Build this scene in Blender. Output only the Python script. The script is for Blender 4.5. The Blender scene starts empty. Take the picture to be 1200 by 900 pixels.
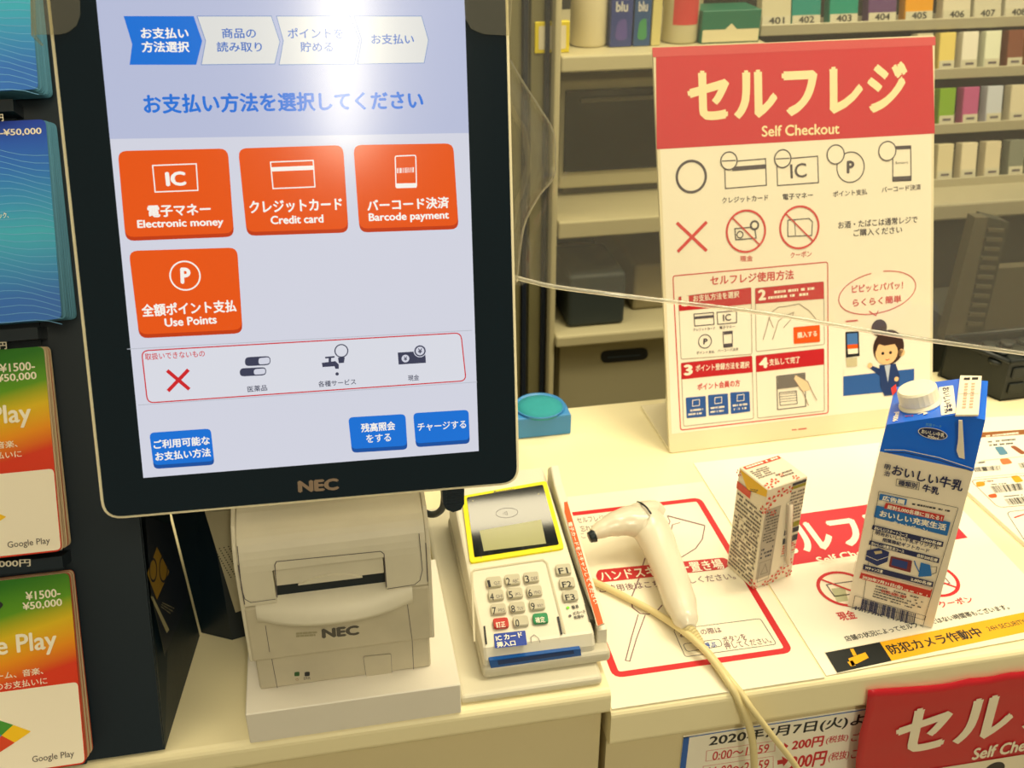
import bpy, bmesh, math, random
from mathutils import Vector, Matrix
random.seed(7)
SC = bpy.context.scene
COL = SC.collection
# ---------------------------------------------------------------- camera (world: right-hand counter surface is z = 0, x along the counter, y away)
PITCH, HC, FPX, YAW = 0.50894, 0.6101, 1203.45, 0.19
CAM = Vector((0, 0, HC))
def _c2w(v):
    c, s = math.cos(YAW), math.sin(YAW)
    return Vector((c*v[0]+s*v[1], -s*v[0]+c*v[1], v[2]))
FW = _c2w((0, math.cos(PITCH), -math.sin(PITCH))); RT = _c2w((1, 0, 0)); UP = RT.cross(FW)
cam_data = bpy.data.cameras.new('camera'); cam = bpy.data.objects.new('camera', cam_data); COL.objects.link(cam)
cam_data.sensor_width = 36; cam_data.lens = 36*FPX/1200; cam_data.clip_start = 0.02
m4 = Matrix((RT, UP, -FW)).transposed().to_4x4(); m4.translation = CAM; cam.matrix_world = m4
cam_data.dof.use_dof = True; cam_data.dof.focus_distance = 0.74; cam_data.dof.aperture_fstop = 14
SC.camera = cam
# ---------------------------------------------------------------- world, lights, exposure
w = bpy.data.worlds.new('world'); SC.world = w; w.use_nodes = True
w.node_tree.nodes['Background'].inputs[0].default_value = (1.0, .89, .60, 1); w.node_tree.nodes['Background'].inputs[1].default_value = .22
def area(name, loc, size, sizey, power, color, aim=(0, 0, -1)):
    d = bpy.data.lights.new(name, 'AREA'); d.shape = 'RECTANGLE'; d.size = size; d.size_y = sizey; d.energy = power; d.color = color
    o = bpy.data.objects.new(name, d); COL.objects.link(o); o.location = loc
    o.rotation_euler = Vector(aim).to_track_quat('-Z', 'Y').to_euler(); return o
WARM = (1, .87, .58)
area('ceiling_panel_light', (-.75, .9, 1.75), .5, 1.6, 14, WARM, (.1, 0, -1))
area('ceiling_panel_light', (.95, .55, 1.75), .6, 1.6, 21, WARM, (-.15, .1, -1))
area('ceiling_panel_light', (1.1, 1.45, 1.6), 1.6, .3, 12, WARM, (0, .3, -1))
area('ceiling_panel_light', (.3, -.9, 1.75), 1.2, .3, 9, WARM, (0, .5, -1))
area('aisle_panel_and_fill', (.43, 1.82, 1.66), .3, .09, 1.6, WARM, (0, -.2, -1))
area('aisle_panel_and_fill', (1.0, .75, 1.7), .8, .3, 18, WARM, (0, .75, -1))  # fill light added to brighten the shelves behind the counter
SC.view_settings.view_transform = 'Standard'; SC.view_settings.look = 'None'; SC.view_settings.gamma = 1
SC.view_settings.use_curve_mapping = False; SC.view_settings.exposure = -0.07
# ---------------------------------------------------------------- pixel -> surface helpers
def ray(u, v): return FW + RT*((u-600)/FPX) - UP*((v-450)/FPX)
def onz(u, v, z=0.): d = ray(u, v); return CAM + d*((z-HC)/d.z)
def ony(u, v, y): d = ray(u, v); return CAM + d*(y/d.y)
def onx(u, v, x): d = ray(u, v); return CAM + d*(x/d.x)
# ---------------------------------------------------------------- materials
def lin(c): return tuple(((x/255)/12.92 if x/255 <= .04045 else ((x/255+.055)/1.055)**2.4) for x in c)+(1,)
MATS = {}
def mat(name, rgb, rough=.5, metal=0, emit=0, spec=.5, noise=0, bump=0, scale=40, alpha=1, coat=0, trans=0):
    if name in MATS: return MATS[name]
    m = bpy.data.materials.new(name); m.use_nodes = True; nt = m.node_tree; b = nt.nodes['Principled BSDF']
    c = lin(rgb); b.inputs['Base Color'].default_value = c; b.inputs['Roughness'].default_value = rough
    b.inputs['Metallic'].default_value = metal; b.inputs['Specular IOR Level'].default_value = spec
    b.inputs['Coat Weight'].default_value = coat; b.inputs['Coat Roughness'].default_value = .08
    b.inputs['Transmission Weight'].default_value = trans
    if emit: b.inputs['Emission Color'].default_value = c; b.inputs['Emission Strength'].default_value = emit
    if emit: b.inputs['Base Color'].default_value = (.01, .01, .012, 1)
    if noise or bump:
        tc = nt.nodes.new('ShaderNodeTexCoord'); n = nt.nodes.new('ShaderNodeTexNoise'); n.inputs['Scale'].default_value = scale; n.inputs['Detail'].default_value = 5
        nt.links.new(tc.outputs['Object'], n.inputs['Vector'])
        if noise:
            r = nt.nodes.new('ShaderNodeMix'); r.data_type = 'RGBA'; r.inputs['A'].default_value = tuple(x*(1-noise) for x in c[:3])+(1,); r.inputs['B'].default_value = tuple(min(1, x*(1+noise)) for x in c[:3])+(1,)
            nt.links.new(n.outputs['Fac'], r.inputs['Factor']); nt.links.new(r.outputs['Result'], b.inputs['Base Color'])
        if bump:
            bp = nt.nodes.new('ShaderNodeBump'); bp.inputs['Strength'].default_value = bump; bp.inputs['Distance'].default_value = .002
            nt.links.new(n.outputs['Fac'], bp.inputs['Height']); nt.links.new(bp.outputs['Normal'], b.inputs['Normal'])
    MATS[name] = m; return m
def film_mat(name, veil, gloss, tint=(1, 1, 1), rough=.06, bump=.0):
    m = bpy.data.materials.new(name); m.use_nodes = True; nt = m.node_tree; nt.nodes.clear()
    out = nt.nodes.new('ShaderNodeOutputMaterial'); tr = nt.nodes.new('ShaderNodeBsdfTransparent'); tr.inputs[0].default_value = tint+(1,)
    df = nt.nodes.new('ShaderNodeBsdfDiffuse'); df.inputs[0].default_value = (.9, .9, .86, 1); tl = nt.nodes.new('ShaderNodeBsdfTranslucent'); tl.inputs[0].default_value = (.9, .9, .86, 1)
    gl = nt.nodes.new('ShaderNodeBsdfGlossy'); gl.inputs['Roughness'].default_value = rough
    a = nt.nodes.new('ShaderNodeMixShader'); a.inputs[0].default_value = .5; nt.links.new(df.outputs[0], a.inputs[1]); nt.links.new(tl.outputs[0], a.inputs[2])
    b = nt.nodes.new('ShaderNodeMixShader'); b.inputs[0].default_value = veil; nt.links.new(tr.outputs[0], b.inputs[1]); nt.links.new(a.outputs[0], b.inputs[2])
    c = nt.nodes.new('ShaderNodeMixShader'); lw = nt.nodes.new('ShaderNodeLayerWeight'); lw.inputs[0].default_value = .25
    mu = nt.nodes.new('ShaderNodeMath'); mu.operation = 'MULTIPLY_ADD'; mu.inputs[1].default_value = .5; mu.inputs[2].default_value = gloss; nt.links.new(lw.outputs['Fresnel'], mu.inputs[0])
    nt.links.new(mu.outputs[0], c.inputs[0]); nt.links.new(b.outputs[0], c.inputs[1]); nt.links.new(gl.outputs[0], c.inputs[2]); nt.links.new(c.outputs[0], out.inputs[0])
    if bump:
        tc = nt.nodes.new('ShaderNodeTexCoord'); n = nt.nodes.new('ShaderNodeTexNoise'); n.inputs['Scale'].default_value = 9; n.inputs['Distortion'].default_value = 1.2
        nt.links.new(tc.outputs['Object'], n.inputs['Vector']); bp = nt.nodes.new('ShaderNodeBump'); bp.inputs['Strength'].default_value = bump; bp.inputs['Distance'].default_value = .01
        nt.links.new(n.outputs['Fac'], bp.inputs['Height']); nt.links.new(bp.outputs['Normal'], gl.inputs['Normal'])
    MATS[name] = m; return m
def P(name, rgb, **k): return mat('print_'+name, rgb, rough=k.pop('rough', .45), **k)
def E(name, rgb, s=1.0): return mat('screen_'+name, rgb, rough=.15, emit=s)
# ---------------------------------------------------------------- mesh builder
class MB:
    def __init__(s): s.v = []; s.f = []; s.m = []; s.s = []; s.mats = []
    def mi(s, m):
        if m not in s.mats: s.mats.append(m)
        return s.mats.index(m)
    def add(s, vs, fs, m, smooth=False, M=None):
        o = len(s.v); k = s.mi(m)
        s.v += [(M @ Vector(p) if M else Vector(p)) for p in vs]
        for f in fs: s.f.append([i+o for i in f]); s.m.append(k); s.s.append(smooth)
        return s
    def build(s, name, parent=None, kind=None):
        off = Vector((0, 0, 0)); p = parent
        while p: off = off + p.location; p = p.parent
        if parent is None and s.v:
            n = len(s.v); off = Vector((sum(v.x for v in s.v)/n, sum(v.y for v in s.v)/n, min(v.z for v in s.v)))
        me = bpy.data.meshes.new(name); me.from_pydata([tuple(v-off) for v in s.v], [], s.f)
        for mm in s.mats: me.materials.append(mm)
        me.polygons.foreach_set('material_index', s.m); me.polygons.foreach_set('use_smooth', s.s); me.update()
        o = bpy.data.objects.new(name, me); COL.objects.link(o)
        if parent: o.parent = parent
        else: o.location = off
        if kind: o['kind'] = kind
        return o
    # shapes
    def box(s, x0, x1, y0, y1, z0, z1, m, r=0, seg=2, M=None):
        if r <= 0:
            return s.add([(x, y, z) for x in (x0, x1) for y in (y0, y1) for z in (z0, z1)], [(0, 1, 3, 2), (4, 6, 7, 5), (0, 4, 5, 1), (2, 3, 7, 6), (0, 2, 6, 4), (1, 5, 7, 3)], m, False, M)
        b = bmesh.new(); bmesh.ops.create_cube(b, size=1)
        for v in b.verts: v.co = Vector((x0+(v.co.x+.5)*(x1-x0), y0+(v.co.y+.5)*(y1-y0), z0+(v.co.z+.5)*(z1-z0)))
        bmesh.ops.bevel(b, geom=list(b.edges), offset=r, segments=seg, profile=.5, affect='EDGES')
        s.bm(b, m, M=M); return s
    def bm(s, b, m, smooth=False, M=None):
        b.verts.ensure_lookup_table(); b.verts.index_update()
        s.add([v.co.copy() for v in b.verts], [[v.index for v in f.verts] for f in b.faces], m, smooth, M); b.free()
    def prism(s, poly, axis, a0, a1, m, smooth=False, M=None, bev=0):
        """poly: 2D list; axis 'x' -> (y,z), 'y' -> (x,z), 'z' -> (x,y)"""
        def c(p, a): return {'x': (a, p[0], p[1]), 'y': (p[0], a, p[1]), 'z': (p[0], p[1], a)}[axis]
        n = len(poly); b = bmesh.new(); A = [b.verts.new(c(p, a0)) for p in poly]; B = [b.verts.new(c(p, a1)) for p in poly]
        fa = b.faces.new(A); fb = b.faces.new(B[::-1])
        for i in range(n): b.faces.new((A[i], B[i], B[(i+1) % n], A[(i+1) % n]))
        bmesh.ops.recalc_face_normals(b, faces=b.faces)
        if bev: bmesh.ops.bevel(b, geom=[e for e in b.edges if (fa in e.link_faces or fb in e.link_faces)], offset=bev, segments=2, profile=.5, affect='EDGES')
        s.bm(b, m, smooth, M); return s
    def lathe(s, prof, c, m, n=32, smooth=True, M=None):
        vs = [(c[0]+r*math.cos(2*math.pi*k/n), c[1]+r*math.sin(2*math.pi*k/n), c[2]+z) for r, z in prof for k in range(n)]
        fs = [(i*n+k, i*n+(k+1) % n, (i+1)*n+(k+1) % n, (i+1)*n+k) for i in range(len(prof)-1) for k in range(n)]
        fs.append(list(range(n))[::-1]); fs.append([(len(prof)-1)*n+k for k in range(n)])
        return s.add(vs, fs, m, smooth, M)
    def tube(s, pts, rad, m, n=12, sub=6, flat=None):
        P_ = [Vector(p) for p in pts]; R_ = rad if isinstance(rad, (list, tuple)) else [rad]*len(P_)
        H_ = flat or [1]*len(P_); c = []; rr = []; hh = []
        for i in range(len(P_)-1):
            a, b, d, e = P_[max(i-1, 0)], P_[i], P_[i+1], P_[min(i+2, len(P_)-1)]
            for k in range(sub):
                t = k/sub
                c.append(.5*((2*b)+(d-a)*t+(2*a-5*b+4*d-e)*t*t+(3*b-a-3*d+e)*t**3))
                tt = t*t*(3-2*t); rr.append(R_[i]*(1-tt)+R_[i+1]*tt); hh.append(H_[i]*(1-tt)+H_[i+1]*tt)
        c.append(P_[-1]); rr.append(R_[-1]); hh.append(H_[-1]); vs = []; prev = None
        for i, p in enumerate(c):
            t = (c[min(i+1, len(c)-1)]-c[max(i-1, 0)]).normalized()
            ref = Vector((0, 0, 1)) if abs(t.z) < .9 else (prev or Vector((0, 1, 0)))
            side = t.cross(ref).normalized(); up = side.cross(t).normalized(); prev = up
            for k in range(n):
                a = 2*math.pi*k/n; vs.append(p+side*math.cos(a)*rr[i]+up*math.sin(a)*rr[i]*hh[i])
        fs = [(i*n+k, i*n+(k+1) % n, (i+1)*n+(k+1) % n, (i+1)*n+k) for i in range(len(c)-1) for k in range(n)]
        fs.append(list(range(n))[::-1]); fs.append([(len(c)-1)*n+k for k in range(n)])
        return s.add(vs, fs, m, True)
def thing(name, label, cat, loc=(0, 0, 0), group=None):
    o = bpy.data.objects.new(name, None); COL.objects.link(o); o.location = loc; o.empty_display_size = .02; return tag(o, label, cat, group)
def tag(o, label, cat, group=None):
    o['label'] = label; o['category'] = cat
    if group: o['group'] = group
    return o
# ---------------------------------------------------------------- flat print on a plane
_TX = {}; _GL = {}
def _raw(t):
    if t not in _GL:
        c = bpy.data.curves.new('t', 'FONT'); c.body = t; c.size = 1; c.resolution_u = 3
        o = bpy.data.objects.new('t', c); COL.objects.link(o); dg = bpy.context.evaluated_depsgraph_get(); me = o.evaluated_get(dg).to_mesh()
        _GL[t] = ([(v.co.x, v.co.y) for v in me.vertices], [list(p.vertices) for p in me.polygons])
        o.evaluated_get(dg).to_mesh_clear(); bpy.data.objects.remove(o); bpy.data.curves.remove(c)
    return _GL[t]
def glyphs(t, bold=0.):
    """outline of a line of text, scaled to the unit box; Latin letters bold overlays shifted copies"""
    k = (t, bold)
    if k not in _TX:
        vs = []; fs = []
        g, f = _raw(t); vs = [(a, b, 0) for a, b in g]; fs = list(f)
        if bold:
            n = len(vs); b_ = bold*1.15; base, bf = list(vs), list(fs); vs = []; fs = []
            for q, (dx, dy) in enumerate(((-b_, 0), (b_, 0), (0, b_*.8), (0, -b_*.8))):
                vs += [(x+dx, y+dy, q*.000022) for x, y, _ in base]; fs += [[z+q*n for z in p] for p in bf]
        x0 = min(v[0] for v in vs); x1 = max(v[0] for v in vs); y0 = min(v[1] for v in vs); y1 = max(v[1] for v in vs)
        _TX[k] = ([((x-x0)/(x1-x0), (y-y0)/max(1e-6, y1-y0), z) for x, y, z in vs], fs)
    return _TX[k]
def roundpoly(p, r, n=4):
    out = []; N = len(p)
    for i in range(N):
        a, b, c = Vector(p[i-1]), Vector(p[i]), Vector(p[(i+1) % N]); e1 = (a-b); e2 = (c-b); q = min(r, e1.length*.49, e2.length*.49)
        A = b+e1.normalized()*q; B = b+e2.normalized()*q
        for k in range(n+1): t = k/n; out.append(tuple(A*(1-t)**2+b*2*t*(1-t)+B*t*t))
    return out
class Canvas:
    """flat print; shapes come as photo pixels unprojected onto the real plane (or as plane metres with m=True)"""
    dz = .00012
    def __init__(s, P0, U, V):
        s.P0 = Vector(P0); s.U = Vector(U).normalized(); V = Vector(V); s.V = (V-s.U*V.dot(s.U)).normalized(); s.N = s.U.cross(s.V); s.mb = MB()
        if s.N.dot(CAM-s.P0) < 0: s.N = -s.N
    def l(s, u, v):
        d = ray(u, v); p = CAM+d*((s.P0-CAM).dot(s.N)/d.dot(s.N)); q = p-s.P0; return (q.dot(s.U), q.dot(s.V))
    def w(s, p, z=0): return s.P0+s.U*p[0]+s.V*p[1]+s.N*z
    def scale(s, u, v): a = s.l(u-3, v); b = s.l(u+3, v); return math.hypot(a[0]-b[0], a[1]-b[1])/6
    def put(s, pts, faces, m, L): s.mb.add([s.w(p, L*s.dz) for p in pts], faces, m)
    def poly(s, px, m, L=1, r=0, loc=False):
        p = px if loc else [s.l(*q) for q in px]
        if r: p = roundpoly(p, r)
        s.put(p, [list(range(len(p)))], m, L)
    def stroke(s, px, wd, m, L=1, closed=False, r=0, loc=False):
        p = [Vector(q) for q in (px if loc else [s.l(*q) for q in px])]
        if r and closed: p = [Vector(q) for q in roundpoly([tuple(q) for q in p], r)]
        n = len(p); a = []; b = []
        for i in range(n):
            d1 = (p[i]-p[i-1]) if (i or closed) else (p[1]-p[0]); d2 = (p[(i+1) % n]-p[i]) if (i < n-1 or closed) else d1
            if d1.length < 1e-9: d1 = d2
            if d2.length < 1e-9: d2 = d1
            d1 = d1.normalized(); d2 = d2.normalized(); t = (d1+d2); t = t.normalized() if t.length > 1e-6 else d1
            nn = Vector((-t.y, t.x)); k = wd/2/max(.4, abs(nn.dot(Vector((-d1.y, d1.x))))); a.append(p[i]+nn*k); b.append(p[i]-nn*k)
        s.put([tuple(q) for q in a+b], [[i, (i+1) % n, n+(i+1) % n, n+i] for i in range(n if closed else n-1)], m, L)
    def disc(s, c, rpx, m, L=1, n=28, ry=None):
        x, y = s.l(*c); k = s.scale(*c)*rpx; ky = k*(ry or 1); s.put([(x+k*math.cos(2*math.pi*i/n), y+ky*math.sin(2*math.pi*i/n)) for i in range(n)], [list(range(n))], m, L)
    def ring(s, c, rpx, wd, m, L=1, n=32, ry=None):
        x, y = s.l(*c); k = s.scale(*c)*rpx; ky = k*(ry or 1); s.stroke([(x+k*math.cos(2*math.pi*i/n), y+ky*math.sin(2*math.pi*i/n)) for i in range(n)], wd, m, L, True, 0, True)
    def text(s, t, p0, p1, h, m, L=2, bold=.0, loc=False):
        if loc: a, b = Vector(p0), Vector(p1); H = h
        else:
            a, b = Vector(s.l(*p0)), Vector(s.l(*p1)); mx, my = (p0[0]+p1[0])/2, (p0[1]+p1[1])/2
            q, r = Vector(s.l(mx, my-h/2)), Vector(s.l(mx, my+h/2)); H = (q-r).length
            if abs((b-a).normalized().dot((q-r).normalized())) > .5: H = s.scale(mx, my)*h
        d = b-a; up = Vector((-d.y, d.x)).normalized()*H
        if not loc and False: pass
        vs, fs = glyphs(t, bold); s.mb.add([s.w(a+d*x+up*(y-.5), L*s.dz+z) for x, y, z in vs], fs, m)
    def micro(s, quad, rows, m, L=2, fill=.55, word=(.05, .2), dens=.8):
        q = [Vector(s.l(*p)) for p in quad]
        for r in range(rows):
            t0 = (r+.5-fill/2)/rows; t1 = (r+.5+fill/2)/rows; u = 0; end = random.uniform(.75, 1)
            while u < end:
                e = min(end, u+random.uniform(*word)*.35)
                if random.random() < dens:
                    f = lambda a, t: (q[0]*(1-a)+q[1]*a)*(1-t)+(q[3]*(1-a)+q[2]*a)*t
                    s.put([tuple(f(u, t0)), tuple(f(e, t0)), tuple(f(e, t1)), tuple(f(u, t1))], [[0, 1, 2, 3]], m, L)
                u = e+.012
    def bars(s, quad, n, m, L=2):
        q = [Vector(s.l(*p)) for p in quad]; u = 0
        for i in range(n):
            wd = random.choice((.35, .35, .6, .85))/n
            f = lambda a, t: (q[0]*(1-a)+q[1]*a)*(1-t)+(q[3]*(1-a)+q[2]*a)*t
            a = i/n; s.put([tuple(f(a, 0)), tuple(f(a+wd, 0)), tuple(f(a+wd, 1)), tuple(f(a, 1))], [[0, 1, 2, 3]], m, L)
    def build(s, name, parent, kind=None): return s.mb.build(name, parent, kind)
X, Y, Z = Vector((1, 0, 0)), Vector((0, 1, 0)), Vector((0, 0, 1))
# ---------------------------------------------------------------- common materials
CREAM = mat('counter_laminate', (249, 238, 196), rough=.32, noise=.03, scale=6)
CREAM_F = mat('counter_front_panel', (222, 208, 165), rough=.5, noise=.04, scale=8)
OFFW = mat('device_plastic', (224, 217, 196), rough=.42, noise=.13, scale=22)
OFFD = mat('aged_plastic', (205, 196, 172), rough=.5, noise=.18, scale=26)
BOARD = mat('white_board_box', (236, 230, 218), rough=.4, noise=.03, scale=20)
BLACK = mat('black_plastic', (6, 26, 38), rough=.38)
BLACKG = mat('black_glass', (4, 24, 36), rough=.12)
CHAR = mat('charcoal_panel', (14, 34, 44), rough=.5, noise=.15, scale=90, bump=.1)
PAPER = mat('paper_white', (250, 244, 228), rough=.4)
GREYM = mat('grey_steel', (168, 162, 132), rough=.5, noise=.04, scale=8)
RED = P('red', (206, 30, 42)); CRIM = P('crimson', (205, 40, 58)); WHT = P('white', (250, 243, 226)); BLK = P('black', (24, 26, 34)); GRY = P('grey', (92, 84, 90)); BLU = P('blue', (24, 80, 170)); NAV = P('navy', (20, 30, 80))
YEL = P('yellow', (242, 178, 10)); ORG = P('orange', (232, 88, 8)); BRN = P('brown', (150, 92, 44)); TEAL = P('teal', (20, 120, 110)); GRN = P('green', (20, 130, 84))
# ================================================================ SETTING
def structure(o): o['kind'] = 'structure'; return o
FLOORM = mat('floor_vinyl', (176, 168, 140), rough=.4, noise=.08, scale=3)
fl = structure(MB().box(-3, 5, -1.5, 5, -.97, -.95, FLOORM).build('floor'))
wb = structure(MB().box(-3, 5, 2.6, 2.7, -.95, 1.9, mat('wall_paint', (186, 178, 140), rough=.7, noise=.04, scale=4)).build('wall_back'))
# ---- counters
c = thing('checkout_counter', 'cream laminate counter surface under the posters and cartons, right of the payment terminal', 'counter', (.9, .75, -.95))
def lip(m, x0, x1, y0, y1, z0, z1, mt, r=.006):
    pr = [(y1, z0), (y1, z1)]+[(y0+r-r*math.sin(a*math.pi/8), z1-r+r*math.cos(a*math.pi/8)) for a in range(5)]+[(y0+r-r*math.cos(a*math.pi/8), z0+r-r*math.sin(a*math.pi/8)) for a in range(5)]
    m.prism(pr, 'x', x0, x1, mt)
b = MB(); lip(b, .1835, 2.2, .5455, 1.004, -.038, 0, CREAM); b.build('worktop', c)
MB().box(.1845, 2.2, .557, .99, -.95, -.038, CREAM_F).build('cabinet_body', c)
c2 = thing('raised_counter', 'slightly higher cream counter block carrying the printer and payment terminal', 'counter', (-.3, .75, -.95))
b = MB(); lip(b, -1.2, .183, .5475, .995, -.004, .02, CREAM); b.build('worktop', c2)
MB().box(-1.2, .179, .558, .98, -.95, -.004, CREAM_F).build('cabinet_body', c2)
MB().box(.1735, .1835, .58, .98, -.004, .0195, CREAM).build('side_step', c2)
# ================================================================ MONITOR
SW = .21; k = SW/.228
MU = Vector((.999, .023, -.043)).normalized(); MD = Vector((-.021, -.304, -.952)); MD = (MD-MU*MD.dot(MU)).normalized(); MV = -MD; MN = MU.cross(MV); MN = -MN if MN.y > 0 else MN
d_ = ray(168, 560); best = None
P0 = CAM+d_*.6
def _onpl(u, v, A, N): d = ray(u, v); return CAM+d*((A-CAM).dot(N)/d.dot(N))
P0 = CAM+(P0-CAM)*(SW/((_onpl(561, 528, P0, MN)-P0).length))
mon = thing('checkout_monitor', 'black-framed upright self-checkout touchscreen showing payment choices on orange buttons', 'monitor', (P0.x+.1, P0.y+.09, .02))
scr = Canvas(P0, MU, MV)
FM = Matrix((MU, MV, MN)).transposed().to_4x4(); FM.translation = P0
FM_ok = FM.to_3x3().determinant() > 0
def rslab(a, t0, t1, m, mt, r=.012, n=6, M=FM, bev=.0):
    x0, x1, y0, y1 = a; p = roundpoly([(x0, y0), (x1, y0), (x1, y1), (x0, y1)], r, n); m.prism(p, 'z', t0, t1, mt, M=M, bev=bev)
ML, MR, MB0, MT = -.0265, SW+.0275, -.0255, .305
RIM = mat('cream_rim', (250, 240, 205), rough=.3)
b = MB(); rslab((ML, MR, MB0, MT), -.034, -.0015, b, RIM, r=.0125, bev=.001); b.build('back_shell', mon)
b = MB(); rslab((ML+.0022, MR-.0022, MB0+.0022, MT-.002), -.0016, 0, b, BLACKG, r=.0105); b.build('bezel', mon)
hdr = E('header', (190, 197, 226), .93); base = E('base', (220, 222, 236), .92); eo = E('orange', (234, 84, 4), 1.0); eod = E('orange_dark', (196, 56, 0), 1.0)
eb = E('blue', (0, 112, 214), 1.0); ebd = E('blue_dark', (0, 78, 160), 1.0); ew = E('white', (255, 250, 240), .95); et = E('heading_blue', (28, 116, 220), .95); eg = E('outline', (120, 150, 205), .9)
ed = E('dark', (58, 62, 88), .9); er = E('red', (212, 26, 36), .95); ec = E('chevron', (232, 232, 228), .92); ecb = E('chevron_text', (70, 118, 200), .92); egr = E('line', (190, 194, 205), .9)
scr.poly([(0, 0), (SW, 0), (SW, .292), (0, .292)], base, 1, loc=True)
a_, b_ = scr.l(124, 163), scr.l(541, 156)
scr.poly([(0, a_[1]), (SW, b_[1]), (SW, .292), (0, .292)], hdr, 2, loc=True)
screen = scr.build('screen', mon)
scr = Canvas(P0, MU, MV)
chev = [[(145, 19), (227, 19), (237, 48), (230, 76), (152, 76), (155, 52)], [(231, 19), (318, 19), (328, 49), (322, 75), (236, 76), (241, 48)],
        [(324, 19), (410, 19), (421, 47), (415, 75), (327, 76), (332, 48)], [(415, 19), (494, 19), (502, 47), (497, 74), (419, 75), (424, 47)]]
for i, cv in enumerate(chev):
    scr.poly(cv, eb if i == 0 else ec, 3)
    if i: scr.stroke(cv, .0004, eg, 4, True)
for t, x0, x1, y0, h in (('お支払い', 165, 221, 39, 13), ('方法選択', 166, 222, 55, 13)): scr.text(t, (x0, y0), (x1, y0), h, ew, 4, .028)
for t, x0, x1, y0, h in (('商品の', 260, 300, 39, 12), ('読み取り', 254, 307, 55, 12), ('ポイントを', 337, 402, 39, 12), ('貯める', 352, 390, 55, 12), ('お支払い', 435, 485, 46, 12)): scr.text(t, (x0, y0), (x1, y0), h, ecb, 4, .016)
scr.text('お支払い方法を選択してください', (168, 122), (496, 117), 23, et, 4, .032)
scr.stroke([(149, 409), (553, 387)], .0004, egr, 3); scr.stroke([(162, 474.6), (559, 447.5)], .0004, egr, 3)
scr.poly([(166, 411), (540, 390), (546, 446), (173, 472)], E('panel', (226, 228, 238), .93), 3, r=.004)
scr.stroke([(166, 411), (540, 390), (546, 446), (173, 472)], .0007, er, 4, True, r=.004)
scr.text('取扱いできないもの', (170, 418), (240, 414), 8, er, 5, .008)
scr.stroke([(196, 434), (222, 456)], .0022, er, 5); scr.stroke([(221, 433), (197, 458)], .0022, er, 6)
for x0, y0, x1, y1 in ((287, 419, 317, 429), (281, 432, 312, 441)):
    q = [(x0, y0-.5), (x1, y0-2), (x1, y1-1.5), (x0, y1)]; scr.poly(q, ed, 5, r=.0026); xm = (x0+x1)/2+1
    scr.poly([(xm, y0+.5), (x1-1, y0-.6), (x1-1, y1-3), (xm, y1-2)], base, 6, r=.0016)
scr.text('医薬品', (290, 456), (313, 454), 7, ed, 5, .01)
scr.ring((400, 411), 7.5, .0007, ed, 5); scr.poly([(396, 419), (404, 418.5), (403, 425), (397, 425.5)], ed, 5)
scr.poly([(377, 425), (393, 423), (397, 427), (397, 432), (393, 432), (392, 429), (378, 430)], ed, 5); scr.poly([(381, 418), (392, 417), (392, 419), (381, 420)], ed, 5); scr.poly([(385, 418), (388, 418), (388, 426), (385, 426)], ed, 6); scr.disc((395, 438), 2, ed, 5)
scr.text('各種サービス', (373, 450), (417, 447), 7, ed, 5, .01)
scr.poly([(466, 413), (498, 411), (499, 425), (467, 427)], ed, 5); scr.disc((475, 420), 4.5, base, 6); scr.text('¥', (473, 420), (477, 420), 5, ed, 7, .02)
scr.disc((492, 411), 7.6, base, 6); scr.disc((492, 411), 6.6, ed, 7); scr.disc((492, 411), 5, base, 8); scr.text('¥', (489.5, 411), (494.5, 411), 6, ed, 9, .02)
scr.text('現金', (478, 443), (491, 442), 7, ed, 5, .01)
content = scr.build('screen_print', screen, 'stuff')
def button(quad, dark, light, rr, draw, name='touch_button'):
    cv = Canvas(P0, MU, MV); lo = [quad[0], quad[1], (quad[2][0]+.5, quad[2][1]+4.5), (quad[3][0]+.5, quad[3][1]+4.5)]
    cv.poly(lo, dark, 3, r=rr); cv.poly(quad, light, 4, r=rr); draw(cv); return cv.build(name, screen)
def d1(c):
    c.stroke([(179, 194), (230, 192), (232, 223), (182, 225)], .0007, ew, 5, True); c.text('IC', (194, 210), (218, 209), 17, ew, 5, .04)
    c.text('電子マネー', (173, 248), (247, 245), 14, ew, 5, .032); c.text('Electronic money', (161, 264), (262, 261), 12, ew, 5, .03)
def d2(c):
    c.stroke([(317, 190), (367, 188), (369, 219), (320, 221)], .0007, ew, 5, True); c.poly([(318, 196), (367, 194), (367.5, 199), (318.5, 201)], ew, 5)
    c.text('クレジットカード', (292, 243), (401, 239), 15, ew, 5, .032); c.text('Credit card', (317, 258), (379, 256), 10, ew, 5, .03)
def d3(c):
    c.stroke([(463, 183), (487, 182), (488, 219), (464, 220)], .0007, ew, 5, True, r=.001); c.poly([(464, 215), (488, 214.5), (488, 220), (464, 220.5)], ew, 5); c.bars([(465, 197), (485, 196), (485, 202), (465, 203)], 12, ew, 5)
    c.text('バーコード決済', (430, 241), (526, 237), 14, ew, 5, .032); c.text('Barcode payment', (432, 256), (526, 253), 12, ew, 5, .03)
def d4(c):
    c.ring((217, 323), 17.5, .0009, ew, 5); c.text('P', (211.5, 323), (223.5, 323), 19, ew, 5, .04)
    c.text('全額ポイント支払', (166, 364), (277, 358), 15, ew, 5, .032); c.text('Use Points', (193, 378), (254, 374), 10, ew, 5, .03)
button([(138, 177), (267, 174), (274, 273), (147, 278)], eod, eo, .005, d1)
button([(279, 174), (402, 170), (408, 268), (289, 272)], eod, eo, .005, d2)
button([(414, 170), (531, 168), (537, 264), (421, 268)], eod, eo, .005, d3)
button([(151, 294), (278, 290), (284, 386), (163, 392)], eod, eo, .005, d4)
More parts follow.
